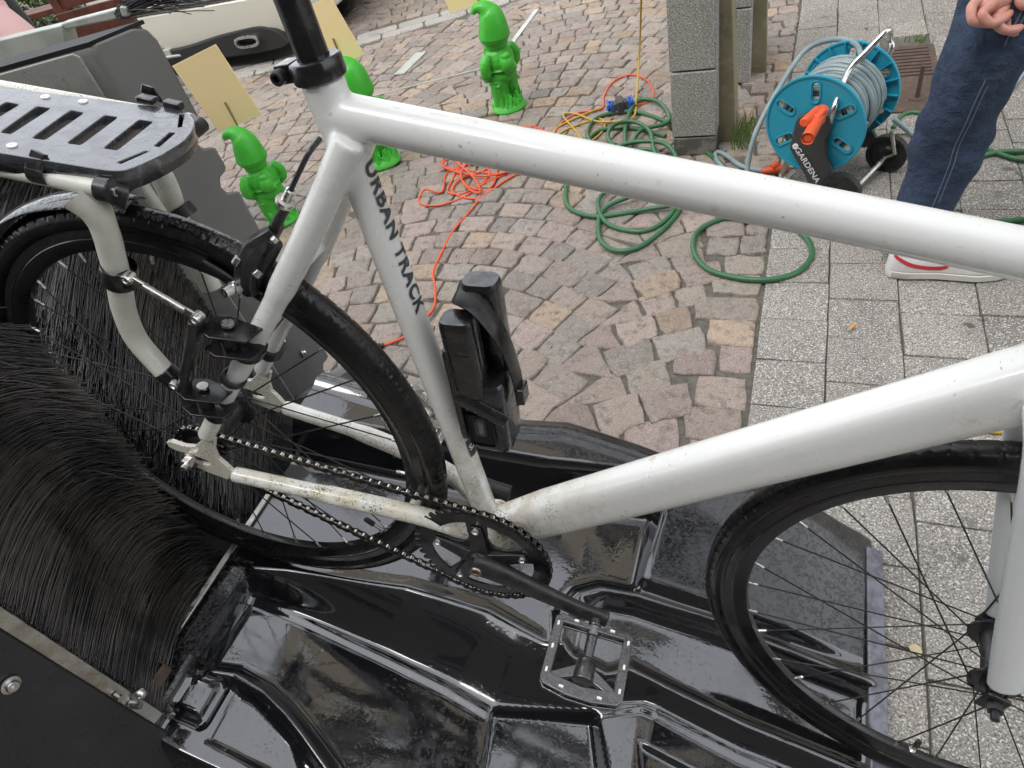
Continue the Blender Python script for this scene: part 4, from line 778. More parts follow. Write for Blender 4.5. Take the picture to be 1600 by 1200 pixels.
# kickstand-like strap on far stay omitted; small cable along chainstay
# ================================================================== FOLDING LOCK (clipped to the seat tube)
lk = empty("folding_lock", (0, 0, 0), None, "wet black folding lock in a strapped plastic holder on the white seat tube", "lock"); lk.matrix_world = bike.matrix_world.copy()
lk.matrix_world = bike.matrix_world @ Matrix.Translation((.36, 0, .24)); LKI = A([.36, 0, .24])
la = nrm(A([.402, 0, .120]) - A([.352, 0, .345])); lx = nrm(np.cross((0, 1, 0), la)); lx = lx if lx[0] > 0 else -lx; ly = A([0, 1., 0]); L0 = A([.354, 0, .345]) - LKI + lx * .004
def rbox(q, t0, t1, x0, x1, y0, y1, r=.006, taper=0):
    pts = []
    for (cx_, cy_, a0) in ((x1 - r, y1 - r, 0), (x0 + r, y1 - r, 90), (x0 + r, y0 + r, 180), (x1 - r, y0 + r, 270)):
        for k in range(5): a = math.radians(a0 + 22.5 * k); pts.append((cx_ + r * math.cos(a), cy_ + r * math.sin(a)))
    c = A([(x0 + x1) / 2, (y0 + y1) / 2]); n = len(pts); vs = []; rows = [(t0, .90), (t0 + .004, .98), (t0 + .010, 1.0), (t1 - .008, 1.0 - taper), (t1 - .002, .97 - taper), (t1, .9 - taper)]
    for (t, s) in rows:
        for p in pts: pp = c + (A(p) - c) * s; vs.append(L0 + la * t + lx * pp[0] + ly * pp[1])
    fs = [tuple(range(n))[::-1], tuple((len(rows) - 1) * n + k for k in range(n))]
    for i in range(len(rows) - 1):
        for k in range(n): fs.append((i * n + k, i * n + (k + 1) % n, (i + 1) * n + (k + 1) % n, (i + 1) * n + k))
    q.add(vs, fs)
q = MB(); rbox(q, .020, .120, -.026, .012, -.034, -.004, .010); o1 = q.build("lock_body", PLASB, lk)
q = MB(); rbox(q, -.004, .120, -.010, .030, .000, .030, .011); q.build("lock_joint", PLASB, lk)
q = MB(); rbox(q, .104, .207, -.024, .031, -.031, .028, .013, .12); q.build("lock_holder", PLASB, lk)
q = MB(); rbox(q, .06, .19, -.030, -.020, -.030, .026, .004); q.build("tube_bracket", PLASB, lk)
q = MB(); st2 = [L0 + la * .070 + lx * -.020 + ly * -.037, L0 + la * .035 + lx * .018 + ly * -.034, L0 + la * .020 + lx * .033 + ly * -.006, L0 + la * .045 + lx * .038 + ly * .02, L0 + la * .095 + lx * .040 + ly * .012, L0 + la * .135 + lx * .038 + ly * .0]
q.tube(bez([L0 + la * .018 + lx * -.014 + ly * .028, L0 + la * .008 + lx * -.012 + ly * .004, L0 + la * .010 + lx * .014 + ly * -.012, L0 + la * .045 + lx * .036 + ly * -.016, L0 + la * .095 + lx * .040 + ly * -.006, L0 + la * .140 + lx * .040 + ly * -.002], 6), .0115, 10, flat=((0, .9, .3), .22)); q.build("strap", RUBBER, lk)
q = MB(); q.box(L0 + la * .128 + lx * .043 + ly * -.004, (.010, .020, .022), A([lx, ly, la]).T); q.build("strap_buckle", PLASB, lk, bevel=.002)
q = MB(); q.tube([L0 + la * .118 + lx * -.022 + ly * -.0315, L0 + la * .150 + lx * .030 + ly * -.031], .005, 8, flat=((0, 1, 0), 2.2)); q.build("holder_rib", PLASB, lk, bevel=.001)
q = MB(); rbox(q, .142, .190, -.016, .014, -.0325, -.0305, .004); q.build("window_shade_panel", mat("recess_shade_black", (.003, .003, .003), .5), lk)  # near-black panel paints the shade inside a holder cut-out
q = MB(); rbox(q, .148, .174, -.006, .006, -.0345, -.032, .004); o = q.build("name_badge", mat("badge_grey", (.08, .08, .08), .35), lk)
text_mesh("TIVI", .0085, "badge_lettering", mat("badge_text", (.3, .3, .3), .4), lambda x, y, z: L0 + la * (.161 + x) + lx * y + ly * (-.0352), o)
for k in range(3):
    q = MB(); q.box(L0 + la * (.044 + .007 * k) + lx * (-.006) + ly * -.0345, (.018, .0006, .0012), A([lx, ly, la]).T); q.build("embossed_line", BLACKM, o1)
# ================================================================== POSTS
def post(o, wx, dy, h, cuts, name_l, dark=.0):
    e = empty("stone_post", tuple(o), None, name_l, "post")
    z = 0
    zs = [0] + cuts + [h]
    for k in range(len(zs) - 1):
        q = MB(); q.box((wx / 2, .045, (zs[k] + zs[k + 1]) / 2), (wx - (.006 if k == 0 else 0), .09, zs[k + 1] - zs[k] - .005)); q.build("granite_block", GRAND if k == 0 and dark else GRANITE, e, bevel=.004)
    q = MB(); q.add([(wx - .020, .092, 0), (wx + .060, .092, 0), (wx + .045, .34, 0), (wx - .020, .34, 0), (wx - .020, .092, h), (wx + .022, .092, h), (wx + .010, .34, h), (wx - .02, .34, h)], [(0, 1, 2, 3), (4, 7, 6, 5), (0, 4, 5, 1), (1, 5, 6, 2), (2, 6, 7, 3), (3, 7, 4, 0)]); q.box((wx / 2 - .01, .21, h / 2), (wx - .03, .235, h)); q.build("side_slab", LICHEN, e, bevel=.003)
    return e
post((.281, 2.0, 0), .158, .3, .95, [.075, .315], "speckled granite post with a dark foot beside the coiled green hose", 1)
post((.375, 2.62, 0), .128, .3, 1.0, [.30, .62], "narrow mossy stone post standing just behind the speckled granite post", 0)
q = MB()
for k in range(90):
    x0 = .52 + random.gauss(0, .022); y0 = random.uniform(2.02, 2.22); hh = random.uniform(.03, .11); dx = random.gauss(.012, .02); dy = random.gauss(0, .02)
    q.tube([(x0, y0, -.005), (x0 + dx * .4, y0 + dy * .4, hh * .6), (x0 + dx * 1.5, y0 + dy, hh)], [.0016, .0013, .0003], 4)
tag(q.build("grass_tuft", GRASS), "tuft of green grass at the foot of the granite post", "grass", kind="stuff")
q = MB()
for k in range(26):
    c_ = at(1438, 62); x0 = c_[0] + random.gauss(0, .02); y0 = c_[1] + random.gauss(0, .02); q.tube([(x0, y0, -.004), (x0 + random.gauss(0, .012), y0 + random.gauss(0, .012), random.uniform(.01, .03))], [.002, .0005], 4)
tag(q.build("moss_tuft", GRASS), "small moss tuft at the corner of the iron drain grate", "moss", kind="stuff")
# ================================================================== GNOMES
def gnome_mesh(seed):
    """one continuous moulded figure, 0.46 m tall, facing -x in its own frame; back to the viewer"""
    q = MB(); R3 = np.eye(3)
    q.lathe([(0, 0), (.070, 0), (.074, .008), (.066, .022), (.055, .034), (.0, .038)], (0, 0, 0), (0, 0, 1), 24)
    for s in (-1, 1): q.ell((-.030, s * .032, .026), (.040, .024, .024)); q.tube([(-.008, s * .030, .02), (-.004, s * .030, .10), (0, s * .026, .15)], [.030, .036, .040], 14)
    q.ell((0, 0, .165), (.056, .062, .045)); q.ell((0, 0, .225), (.058, .064, .070)); q.lathe([(.058, -.006), (.068, .0), (.060, .008)], (0, 0, .130), (0, 0, 1), 26); q.lathe([(.056, -.005), (.0655, 0), (.056, .005)], (0, 0, .196), (0, 0, 1), 26)
    for s in (-1, 1):
        q.tube(bez([(0, s * .058, .268), (.004, s * .082, .230), (-.004, s * .080, .190), (-.024, s * .066, .168)], 4), [.020, .022, .022, .022, .021, .021, .021, .022, .022, .020, .018, .018, .016], 12); q.ell((-.030, s * .060, .160), .017); q.lathe([(.018, -.005), (.0235, 0), (.018, .005)], (-.003, s * .080, .195), (.1, 0, 1), 14)
    q.ell((0, 0, .300), (.046, .048, .044)); q.ell((-.034, 0, .268), (.030, .038, .050)); q.ell((-.050, 0, .300), (.013, .012, .011))
    q.lathe([(.040, -.020), (.055, -.012), (.061, .004), (.056, .016), (.046, .020)], (0, 0, .322), (.0, 0, 1), 26)
    q.tube(bez([(0, 0, .330), (.004, 0, .370), (.002, 0, .408), (-.008, -.006, .432), (-.018, -.020, .450), (-.030, -.040, .452), (-.036, -.056, .438)], 4), list(np.interp(np.linspace(0, 1, 25), [0, .2, .45, .65, .8, .92, 1], [.064, .056, .045, .033, .021, .013, .009])), 20)
    q.ell((.058, -.012, .218), (.028, .030, .040)); q.ell((.060, -.012, .254), (.018, .020, .018)); q.ell((.066, .008, .200), (.018, .016, .022))
    rr = random.Random(seed)
    for k in range(110):
        a = rr.uniform(-1.5, 1.5); b = rr.uniform(.030, .062); z = rr.uniform(.0, .03); q.tube([(b * math.cos(a), b * math.sin(a), z), (b * math.cos(a) * .9, b * math.sin(a) * .95 + rr.gauss(0, .01), z + rr.uniform(.03, .075))], [.0065, .002], 5)
    return q
def gnome(u, v, yaw, seed, label):
    p = at(u, v); q = gnome_mesh(seed); q.v = [(x * 1.12, y * 1.14, z) for x, y, z in q.v]; o = q.build("garden_gnome", GREEN, None, True, 60); o.location = (p[0], p[1], .004); o.rotation_euler = (0, 0, yaw)
    r = o.modifiers.new("R", 'REMESH'); r.mode = 'VOXEL'; r.voxel_size = .0032; r.use_smooth_shade = True; s = o.modifiers.new("S", 'SMOOTH'); s.iterations = 2
    s.factor = .5; return tag(o, label, "gnome", "green garden gnomes")
gnome(797, 170, math.radians(-28), 1, "green plastic garden gnome alone on the cobbles, the farthest one")
gnome(444, 346, math.radians(-28), 2, "green plastic garden gnome nearest the grey brush housing")
gnome(601, 256, math.radians(-28), 3, "green plastic garden gnome hidden behind the bicycle seat clamp")
for o_ in bpy.data.objects:
    if o_.get('label', '').endswith('nearest the grey brush housing'): o_.scale = (.88, .88, .88)
def board(C4, y, label, stick):
    P = [aty(*q_, y) for q_ in C4]; ex = nrm((P[1] - P[0]) * A([1, 1, .0])); c = sum(P) / 4; wd = np.linalg.norm(P[1] - P[0]); hh = np.linalg.norm(P[3] - P[0]); e = empty("sign_board", (c[0], c[1], 0), None, label, "sign board", "yellow card signs on sticks")
    o0 = A([c[0], c[1], 0]); ex = nrm(P[1] - P[0]); ez = nrm(P[0] - P[3]); ez = nrm(ez - ex * (ez @ ex)); ey = np.cross(ez, ex)
    q = MB(); q.box(c - o0, (wd, .004, hh), A([ex, ey, ez]).T); q.build("card", CARD, e, bevel=.0005)
    a, b_ = aty(*stick, y - .006) - o0, None; dwn = A([0, 0, -1.]) * .9; s = MB(); s.cyl(a, A([a[0] + .015, a[1] + .01, .01]), .0035, 8); s.build("stick", WOODS, e)
board([(275, 102), (343, 68), (403, 178), (337, 208)], 1.66, "blank yellow card sign on a thin stick behind the gnome near the brush housing", (351, 160))
board([(455, 30), (522, -10), (562, 84), (497, 122)], 2.10, "blank yellow card sign partly hidden by the black seatpost", (520, 60))
board([(660, -95), (722, -118), (762, -2), (704, 22)], 2.62, "blank yellow card sign at the top edge behind the farthest gnome", (737, -40))
# ================================================================== HOSES AND CABLES
def hose(pts, r, mt, name, label, cat, group=None, res=8, px=True, closed=False):
    P = [at(p[0], p[1], (p[2] if len(p) > 2 else r + .004)) if px else A(p) for p in pts]
    q = MB(); q.tube(bez(P, res), r, 12); o = q.build(name, mt, None, True, 60); return tag(o, label, cat, group)
R1 = .0085
hose([(1040, 213), (985, 200), (930, 208), (893, 262, .012), (884, 300, .012), (890, 325, .012), (925, 338, .012), (965, 335, .012), (1010, 327, .014), (1055, 318, .03), (1065, 300, .03), (1050, 280, .02), (1010, 262, .03), (985, 245, .03), (1000, 205, .03), (1045, 190, .03), (1030, 160, .02), (995, 158, .02), (978, 195, .03), (975, 250, .03), (955, 290, .02), (936, 310, .02), (937, 332, .02), (955, 353, .012), (1000, 362, .012), (1035, 348, .012), (1056, 318, .02), (1050, 270, .03), (1020, 235, .04), (970, 235, .04), (950, 215, .04), (960, 195, .045), (990, 190, .04), (1015, 205, .04), (1022, 235, .05), (1035, 260, .05), (1062, 290, .03), (1062, 325, .012), (1040, 355, .012), (1000, 385, .012), (965, 392, .012), (940, 378, .012), (935, 350, .012), (945, 325, .02), (990, 305, .03), (1040, 290, .04), (1060, 260, .05), (1040, 225, .05), (990, 222, .05), (945, 235, .04), (925, 225, .03), (918, 205, .02), (935, 183, .014), (985, 174, .012), (1040, 190, .012), (1070, 215, .012), (1120, 250, .012), (1160, 300, .012), (1180, 342, .012), (1130, 342, .012), (1090, 362, .012), (1084, 392, .012), (1105, 420, .012), (1150, 434, .012), (1200, 437, .012), (1245, 426, .012), (1268, 400, .012), (1260, 372, .012), (1230, 350, .012), (1215, 335, .012)], R1, GREENH, "garden_hose", "dark green garden hose in messy coils beside the granite post", "hose")
hose([(1395, 200), (1410, 180), (1435, 176), (1470, 190), (1520, 222), (1560, 240), (1600, 250), (1700, 262)], .0075, GREENH, "garden_hose", "thin green hose running behind the jeans leg towards the right edge", "hose")
hose([(1700, 225), (1600, 236), (1560, 238), (1520, 250), (1495, 285), (1478, 320), (1495, 338), (1530, 347), (1600, 343), (1700, 330)], .0085, GREENH, "garden_hose", "braided green hose loop on slabs right of the jeans leg", "hose")
hose([(1500, 645), (1520, 661), (1545, 671), (1575, 671), (1610, 662), (1680, 640)], .0085, YELH, "garden_hose", "short stretch of bright yellow hose under the white down tube", "hose")
oc_ = [(594, 541), (610, 536), (635, 524), (660, 500), (678, 480), (680, 450), (677, 425), (690, 395), (705, 365), (730, 335), (755, 305), (772, 285), (775, 262), (750, 250), (715, 245), (692, 250), (700, 262), (740, 268), (790, 272), (800, 262), (760, 252), (720, 262), (705, 285), (700, 300), (720, 303), (750, 290), (765, 270), (745, 255), (700, 270), (690, 300), (665, 296, .02), (655, 310), (660, 320), (690, 320), (730, 305), (760, 285), (800, 268), (805, 255, .03), (770, 245, .03), (735, 250, .03), (720, 275, .03), (735, 297, .02), (750, 300, .02), (742, 280, .03), (715, 255, .03), (700, 248, .03), (695, 262, .02), (760, 275, .02), (830, 250), (800, 210), (830, 197), (862, 208), (880, 190), (905, 176), (940, 170), (944, 150), (958, 128), (985, 117), (1010, 125), (1021, 145), (1015, 158), (990, 166)]
hose([(a[0], a[1], a[2] if len(a) > 2 else .006) for a in oc_], .0042, ORANGEC, "extension_cable", "orange red extension cable tangled on the cobbles under the top tube", "cable")
hose([(700, 246), (760, 262), (720, 280), (708, 300), (745, 310), (785, 285), (820, 262), (870, 218), (850, 205), (812, 206), (790, 230), (740, 240), (716, 262), (730, 290), (765, 300)], .0042, ORANGEC, "extension_cable", "second orange red cable lying in the tangle under the top tube", "cable")
hose([(1003, -40, .5), (1002, 0, .38), (1000, 60, .20), (997, 120, .06), (993, 165, .02)], .0045, YELC, "extension_cable", "straight ochre yellow cable hanging down to the blue socket box", "cable")
hose([(940, 168, .01), (905, 182), (870, 200), (868, 212), (890, 200), (935, 186), (945, 196), (935, 212), (915, 222), (900, 205), (880, 180), (900, 178), (935, 190, .02), (985, 188, .02)], .0045, YELC, "extension_cable", "ochre yellow cable in small loops left of the blue socket box", "cable")
hose([(994, 168, .02), (990, 182, .02), (970, 195, .012), (950, 190, .012)], .0045, YELC, "extension_cable", "short ochre cable end tucked under the blue socket box", "cable")
q = MB(); pe = at(597, 540, .012); d_ = nrm(at(610, 536, .012) - pe); q.lathe([(0, -.020), (.006, -.020), (.011, -.016), (.011, -.006), (.007, -.004), (.0075, .004), (.0055, .006)], pe, d_, 16); q.cyl(pe - d_ * .02, pe - d_ * .03, .006, 12); tag(q.build("cable_coupling", BLACKM), "small black coupling at the end of the orange cable beside the rear tyre", "coupling")
sx = empty("socket_box", tuple(at(970, 175)), None, "blue and black outdoor socket box on the cobbles by the post", "socket box"); sx.rotation_euler = (0, 0, .35)
q = MB(); q.box((0, 0, .03), (.030, .075, .058)); q.add([(-.055, -.03, .004), (.055, -.03, .004), (.055, .03, .004), (-.055, .03, .004), (-.03, -.02, .05), (.03, -.02, .05), (.03, .02, .05), (-.03, .02, .05)], [(0, 3, 2, 1), (4, 5, 6, 7), (0, 1, 5, 4), (1, 2, 6, 5), (2, 3, 7, 6), (3, 0, 4, 7)]); q.build("box_body", GREYP, sx, bevel=.004)
for s in (-1, 1):
    q = MB(); a = s * .6; q.box((s * .040, 0, .034), (.010, .058, .046), A([[math.cos(a), 0, math.sin(a)], [0, 1, 0], [-math.sin(a), 0, math.cos(a)]])); q.lathe([(.015, 0), (.022, 0), (.022, .012), (.015, .012)], (s * .040, 0, .034), (s * .8, 0, .6), 20, closed=True); q.build("socket_lid", BLUEP, sx, bevel=.003)
# grey-blue hose belongs to the reel but runs free on the ground
# ================================================================== HOSE REEL
C1, C2 = at(1272, 196, .235), at(1327, 140, .235); RA = nrm(C2 - C1); RE = np.cross(RA, UP); RE = nrm(RE); RE = RE if RE[0] > 0 else -RE; RL = np.linalg.norm(C2 - C1); c0_ = A([(C1[0] + C2[0]) / 2, (C1[1] + C2[1]) / 2, 0])
reel = empty("hose_reel", tuple(c0_), None, "turquoise and grey hose reel cart wound with grey blue hose", "hose reel"); C1 = C1 - c0_; C2 = C2 - c0_
RR = .148
def slot(cx, cy, L_, w_, a, n=6):
    o = []; ca, sa = math.cos(a), math.sin(a)
    for k in range(n + 1): t = -math.pi / 2 + math.pi * k / n; o.append((L_ / 2 + w_ * math.cos(t), w_ * math.sin(t)))
    for k in range(n + 1): t = math.pi / 2 + math.pi * k / n; o.append((-L_ / 2 + w_ * math.cos(t), w_ * math.sin(t)))
    return [(cx + ca * x - sa * y, cy + sa * x + ca * y) for x, y in o]
def disc(C, name):
    cir = [(RR * math.cos(a), RR * math.sin(a)) for a in np.linspace(0, 2 * math.pi, 72, endpoint=False)]; sl = [slot(.103 * math.cos(a), .103 * math.sin(a), .034, .0105, a) for a in [math.radians(92 + 60 * k) for k in range(6)]]
    hub = [(.034 * math.cos(a), .034 * math.sin(a)) for a in np.linspace(0, 2 * math.pi, 24, endpoint=False)]
    o = plate(name, [cir] + sl, .004, frame4(C, RE, UP, np.cross(RE, UP)), REELB, reel, bevel=.0008)
    q = MB(); q.lathe([(RR + .001, -.006), (RR + .004, -.005), (RR + .004, .005), (RR + .001, .006), (RR - .003, .005), (RR - .003, -.005)], C, RA, 72, closed=True)
    for k in range(6):
        a = math.radians(92 + 60 * k); c = C + (RE * math.cos(a) + UP * math.sin(a)) * .103; lp = slot(0, 0, .038, .016, a); n = len(lp)
        ri = slot(0, 0, .036, .0125, a); vs = []; 
        for (pp, zz) in ((lp, -.003), (lp, -.006), (ri, -.006), (ri, -.003)):
            for p in pp: vs.append(c + RE * p[0] + UP * p[1] + RA * (zz if name == "near_disc" else -zz * -1))
        q.add(vs, [(i * n + k_, ((i + 1) % 4) * n + k_, ((i + 1) % 4) * n + (k_ + 1) % n, i * n + (k_ + 1) % n) for i in range(3) for k_ in range(n)])
    q.build("disc_rim", REELB, o, bevel=.0005); return o
disc(C1, "near_disc"); fd = disc(C2, "far_disc"); q = MB()
for k in range(18):
    a = 2 * math.pi * k / 18; d = RE * math.cos(a) + UP * math.sin(a); q.box(C2 + d * .125 - RA * .010, (.05, .0018, .014), A([d, np.cross(RA, d), RA]).T)
q.lathe([(.104, -.016), (.106, -.016), (.106, 0), (.104, 0)], C2, RA, 60, closed=True); q.build("disc_ribs", REELB, fd)
q = MB(); q.cyl(C1, C2, .055, 32); q.build("drum", GREYP, reel)
q = MB(); pts = []
for lay, (r0, n_) in enumerate(((.076, 11), (.092, 11), (.108, 11), (.118, 5))):
    for k in range(n_ * 28):
        t = k / (n_ * 28 - 1); t = t if lay % 2 == 0 else 1 - t; a = 2 * math.pi * k / 28; s_ = (.008 + t * (RL - .018)) if lay < 3 else (RL * .42 + t * RL * .45); rr = r0 + .002 * math.sin(a * 1.7 + lay) ; pts.append(C1 + RA * s_ + RE * rr * math.cos(a) + UP * rr * math.sin(a))
q.tube(pts, .0078, 9); q.build("wound_hose", BLUEH, reel)
# side frame
def rf(x, z, o=0): return C1 + RE * x + UP * z - RA * (.016 + o)
q = MB(); pl = [(-.048, .012), (-.040, .036), (-.012, .052), (.020, .052), (.050, .040), (.062, .012), (.050, -.030), (.056, -.080), (.100, -.150), (.110, -.175), (.070, -.195), (.020, -.190), (-.010, -.140), (-.058, -.070)]
q.prism(pl, rf(0, 0, -.004), RE, UP, -RA, .020); q.build("side_frame", GREYP, reel, bevel=.005)
q = MB(); q.prism([(x + .0, z) for (x, z) in pl], C2 + RA * .008, RE, UP, RA, .018); q.build("side_frame", GREYP, reel, bevel=.005)
o = q = None
fn_ = lambda x, y, z: rf(.006, -.112, .0205) + (RE * .60 + UP * -.80) * x + (RE * .80 + UP * .60) * y - RA * z
o = text_mesh("GARDENA", .0265, "lettering", WHITET, fn_, reel, bold=.0006, sp=1.05)
q = MB()
for k in range(8): a = k * math.pi / 4; cc = fn_(-.070 + .0065 * math.cos(a), .0065 * math.sin(a), .0003); q.ell(cc, .0038, None, 8, 4)
q.ell(fn_(-.070, 0, .0003), .0036, None, 8, 4); q.build("emblem", WHITET, reel)
q = MB(); ca = nrm(at(1320, 168, .28) - at(1262, 208, .28)); k0 = rf(-.012, .000, .030); k1 = rf(.026, .050, .040); kd = nrm(k1 - k0)
hA, hB = at(1262, 216, .30) - c0_, at(1286, 172, .30) - c0_
q.cyl(hA + UP * .0, hB, .0175, 24); q.lathe([(.0105, 0), (.0175, .0), (.0175, .004)], hA, nrm(hA - hB), 24); q.build("crank_knob", ORANGE, reel, bevel=.002)
q = MB(); a2, b2 = at(1250, 203, .312) - c0_, at(1270, 186, .30) - c0_; 
q.cyl(at(1256, 192, .315) - c0_, at(1278, 172, .31) - c0_, .0135, 20); q.box((hA * .4 + hB * .6) + RA * .015, (.02, .05, .04), A([RE, RA, UP]).T); q.build("crank_arm", ORANGE, reel, bevel=.003)
hp = [C1 + RE * .050 + UP * .015 - RA * .012, C1 + RE * .060 + UP * .075 - RA * .012, aty(1325, 112, c0_[1] - .06) - c0_, aty(1352, 82, c0_[1] - .03) - c0_, aty(1384, 50, c0_[1] + .0) - c0_]; hp2 = hp[-1]
hq_ = hp + [aty(1391, 50, c0_[1] + .03) - c0_, aty(1390, 62, c0_[1] + .10) - c0_, C2 + RE * .10 + UP * .12 + RA * .012, C2 + RE * .05 + UP * .01 + RA * .012]
q = MB(); q.tube(bez(hq_, 8), .0088, 14); q.build("handle_tube", STEEL, reel)
q = MB(); lx_ = at(1318, 308, .02) - c0_; ax0 = at(1338, 292, .03) - c0_; ax1 = at(1382, 247, .055) - c0_; q.cyl(ax0, ax1, .0088, 16); q.tube([at(1393, 205, .15) - c0_, at(1398, 240, .08) - c0_, ax1], .006, 12); q.build("axle_tube", ALU, reel)
q = MB(); wc = at(1386, 240, .062) - c0_; wc = A([wc[0], wc[1], .062]); q.lathe([(0, -.010), (.022, -.011), (.028, -.004), (.050, -.004), (.052, -.012), (.062, -.012), (.062, .012), (0, .012)], wc, RA, 40); q.build("wheel", BLACKM, reel)
wn = wc - RA * (RL + .05); wn = at(1312, 300, .062) - c0_; q = MB(); q.lathe([(0, -.012), (.062, -.012), (.062, .012), (0, .012)], A([wn[0], wn[1], .062]), RA, 40); q.build("wheel", BLACKM, reel)
q = MB(); q.tube([at(1253, 205, .20) - c0_, at(1222, 270, .03) - c0_, at(1216, 288, .012) - c0_], .0088, 12); q.tube([at(1240, 268, .03) - c0_, at(1222, 284, .01) - c0_], .0088, 12); q.build("front_leg", ALU, reel)
q = MB(); q.tube([at(1190, 268, .02), at(1212, 264, .02), at(1232, 262, .02)], [.008, .014, .012], 14); q.tube([at(1205, 262, .03), at(1215, 256, .035)], .012, 12); o = tag(q.build("hose_connector", ORANGE), "orange and black hose connector lying beside the reel", "connector")
hose([(1348, 92, .37), (1335, 68, .38), (1300, 62, .37), (1255, 82, .33), (1210, 150, .25), (1180, 210, .16), (1168, 262, .06), (1168, 290, .012)], .0085, BLUEH, "garden_hose", "grey blue hose arching off the left of the reel", "hose")
hose([(1200, 268), (1160, 260), (1135, 243), (1121, 238), (1118, 247), (1135, 268), (1160, 295)], .0085, BLUEH, "garden_hose", "grey blue hose lying on slabs between reel and granite post", "hose")
hose([(1395, 185, .08), (1420, 205, .02), (1440, 215), (1480, 212), (1520, 194), (1550, 170), (1580, 138), (1605, 105), (1640, 60)], .0085, BLUEH, "garden_hose", "grey blue hose curving across slabs behind the jeans leg", "hose")
# ================================================================== DRAIN
dg = empty("drain_grate", tuple(at(1405, 125)), None, "rusty iron drain grate set in the pavement behind the reel", "drain grate"); dc = at(1405, 125)
D4 = [at(1372, 102), at(1444, 60), at(1462, 118), at(1385, 152)]; ex = nrm(D4[1] - D4[0]); ey = nrm(np.cross(UP, ex)); 
if (D4[3] - D4[0]) @ ey > 0: ey = -ey
wd, hh = .30, .30; ctr = (D4[0] + D4[1] + D4[2] + D4[3]) / 4
ex, ey = A([1., 0, 0]), A([0, 1., 0]); x0, x1 = .985, 1.185; 
loops = [[(-.115, -.30), (.10, -.30), (.10, .30), (-.115, .30)]] + [[(-.095, y_), (.080, y_), (.080, y_ + .016), (-.095, y_ + .016)] for y_ in np.arange(-.005, .27, .032)]
plate("grate", loops, .014, frame4([1.098 - dc[0], 2.56 - dc[1], .000], ex, ey, UP), IRON, dg, bevel=.0015)
q = MB(); b0_ = at(1433, 152, .01); q.cyl(b0_ - dc, b0_ - dc + A([0, 0, .115]), .008, 10); q.lathe([(0, .012), (.028, .012), (.032, .004), (.032, 0)], A([b0_[0], b0_[1], .0]) - dc, UP, 24); q.build("lifting_bolt", IRON, dg)
q = MB(); q.box((1.098 - dc[0], 2.56 - dc[1], -.035), (.23, .62, .01)); q.build("drain_bottom", mat("drain_black", (.004, .004, .004), .9), dg)
# litter
c_ = at(1330, 512, .008); d_ = nrm(at(1336, 505, .008) - at(1322, 518, .008)); s = empty("cigarette_butt", tuple(c_), None, "orange cigarette butt lying on the pale slabs", "cigarette butt")
q = MB(); q.cyl(d_ * -.004, d_ * .015, .0042, 14); q.build("filter", mat("butt_orange", (.60, .27, .07), .8), s); q = MB(); q.tube([d_ * -.004, d_ * -.012, d_ * -.016 + A([.002, 0, 0])], [.0042, .0040, .0028], 12); q.build("ash_end", mat("butt_ash", (.35, .30, .22), .9), s)
q = MB(); c_ = at(1431, 1016, .006); q.ell((0, 0, 0), (.0105, .0125, .0016), None, 9, 5); q.v = [(x * (1 + .2 * math.sin(5 * y * 90)), y, z) for x, y, z in q.v]; o = q.build("dry_leaf", mat("dry_leaf", (.50, .42, .26), .8, bump=[(300, .4, .001)])); o.location = c_; tag(o, "small dry yellowish leaf on the slabs seen through the front wheel", "leaf")
# ================================================================== PERSON in jeans
def skin(name, verts, edges, radii, mt, parent, sub=2, root=0, flats=None):
    me = bpy.data.meshes.new(name); me.from_pydata([tuple(v) for v in verts], edges, []); o = bpy.data.objects.new(name, me); COL.objects.link(o); o.parent = parent
    me.materials.append(mt); m_ = o.modifiers.new("Skin", 'SKIN'); m_.use_smooth_shade = True
    if not me.skin_vertices: me.skin_vertices.new()
    for i, r in enumerate(radii): me.skin_vertices[0].data[i].radius = (r if not isinstance(r, tuple) else r[0], r if not isinstance(r, tuple) else r[1]); me.skin_vertices[0].data[i].use_root = (i == root)
    s = o.modifiers.new("Sub", 'SUBSURF'); s.levels = sub; s.render_levels = sub
    dg_ = bpy.context.evaluated_depsgraph_get(); m2 = bpy.data.meshes.new_from_object(o.evaluated_get(dg_)); o.modifiers.clear(); o.data = m2; m2.polygons.foreach_set("use_smooth", [True] * len(m2.polygons)); return o
pe = empty("person", (1.08, 1.36, 0), None, "person in faded blue jeans and white red trainers standing right of the hose reel", "person")
po = A([1.08, 1.36, 0])
hip = A([1.20, 1.40, .93]); V = [hip, A([1.20, 1.40, 1.06]), A([1.20, 1.40, 1.28]), A([1.19, 1.40, 1.46]), A([1.185, 1.395, 1.53]), A([1.20, 1.30, 1.44]), A([1.21, 1.18, 1.40]), A([1.16, 1.14, 1.13]), A([1.15, 1.20, .90]), A([1.20, 1.50, 1.44]), A([1.21, 1.62, 1.40]), A([1.20, 1.66, 1.13]), A([1.28, 1.60, .90]), A([1.165, 1.37, .84]), A([1.25, 1.46, .84]), A([1.05, 1.35, .16]), A([1.02, 1.34, .08]), A([1.465, 1.50, .16]), A([1.44, 1.49, .08])]
Eg = [(0, 1), (1, 2), (2, 3), (3, 4), (3, 5), (5, 6), (6, 7), (7, 8), (3, 9), (9, 10), (10, 11), (11, 12), (0, 13), (0, 14), (15, 16), (17, 18)]
skin("body", [v - po for v in V], Eg, [.13, .13, .14, .09, .06, .07, .055, .042, .034, .07, .055, .042, .034, .085, .085, .040, .038, .040, .038], SKIN, pe)
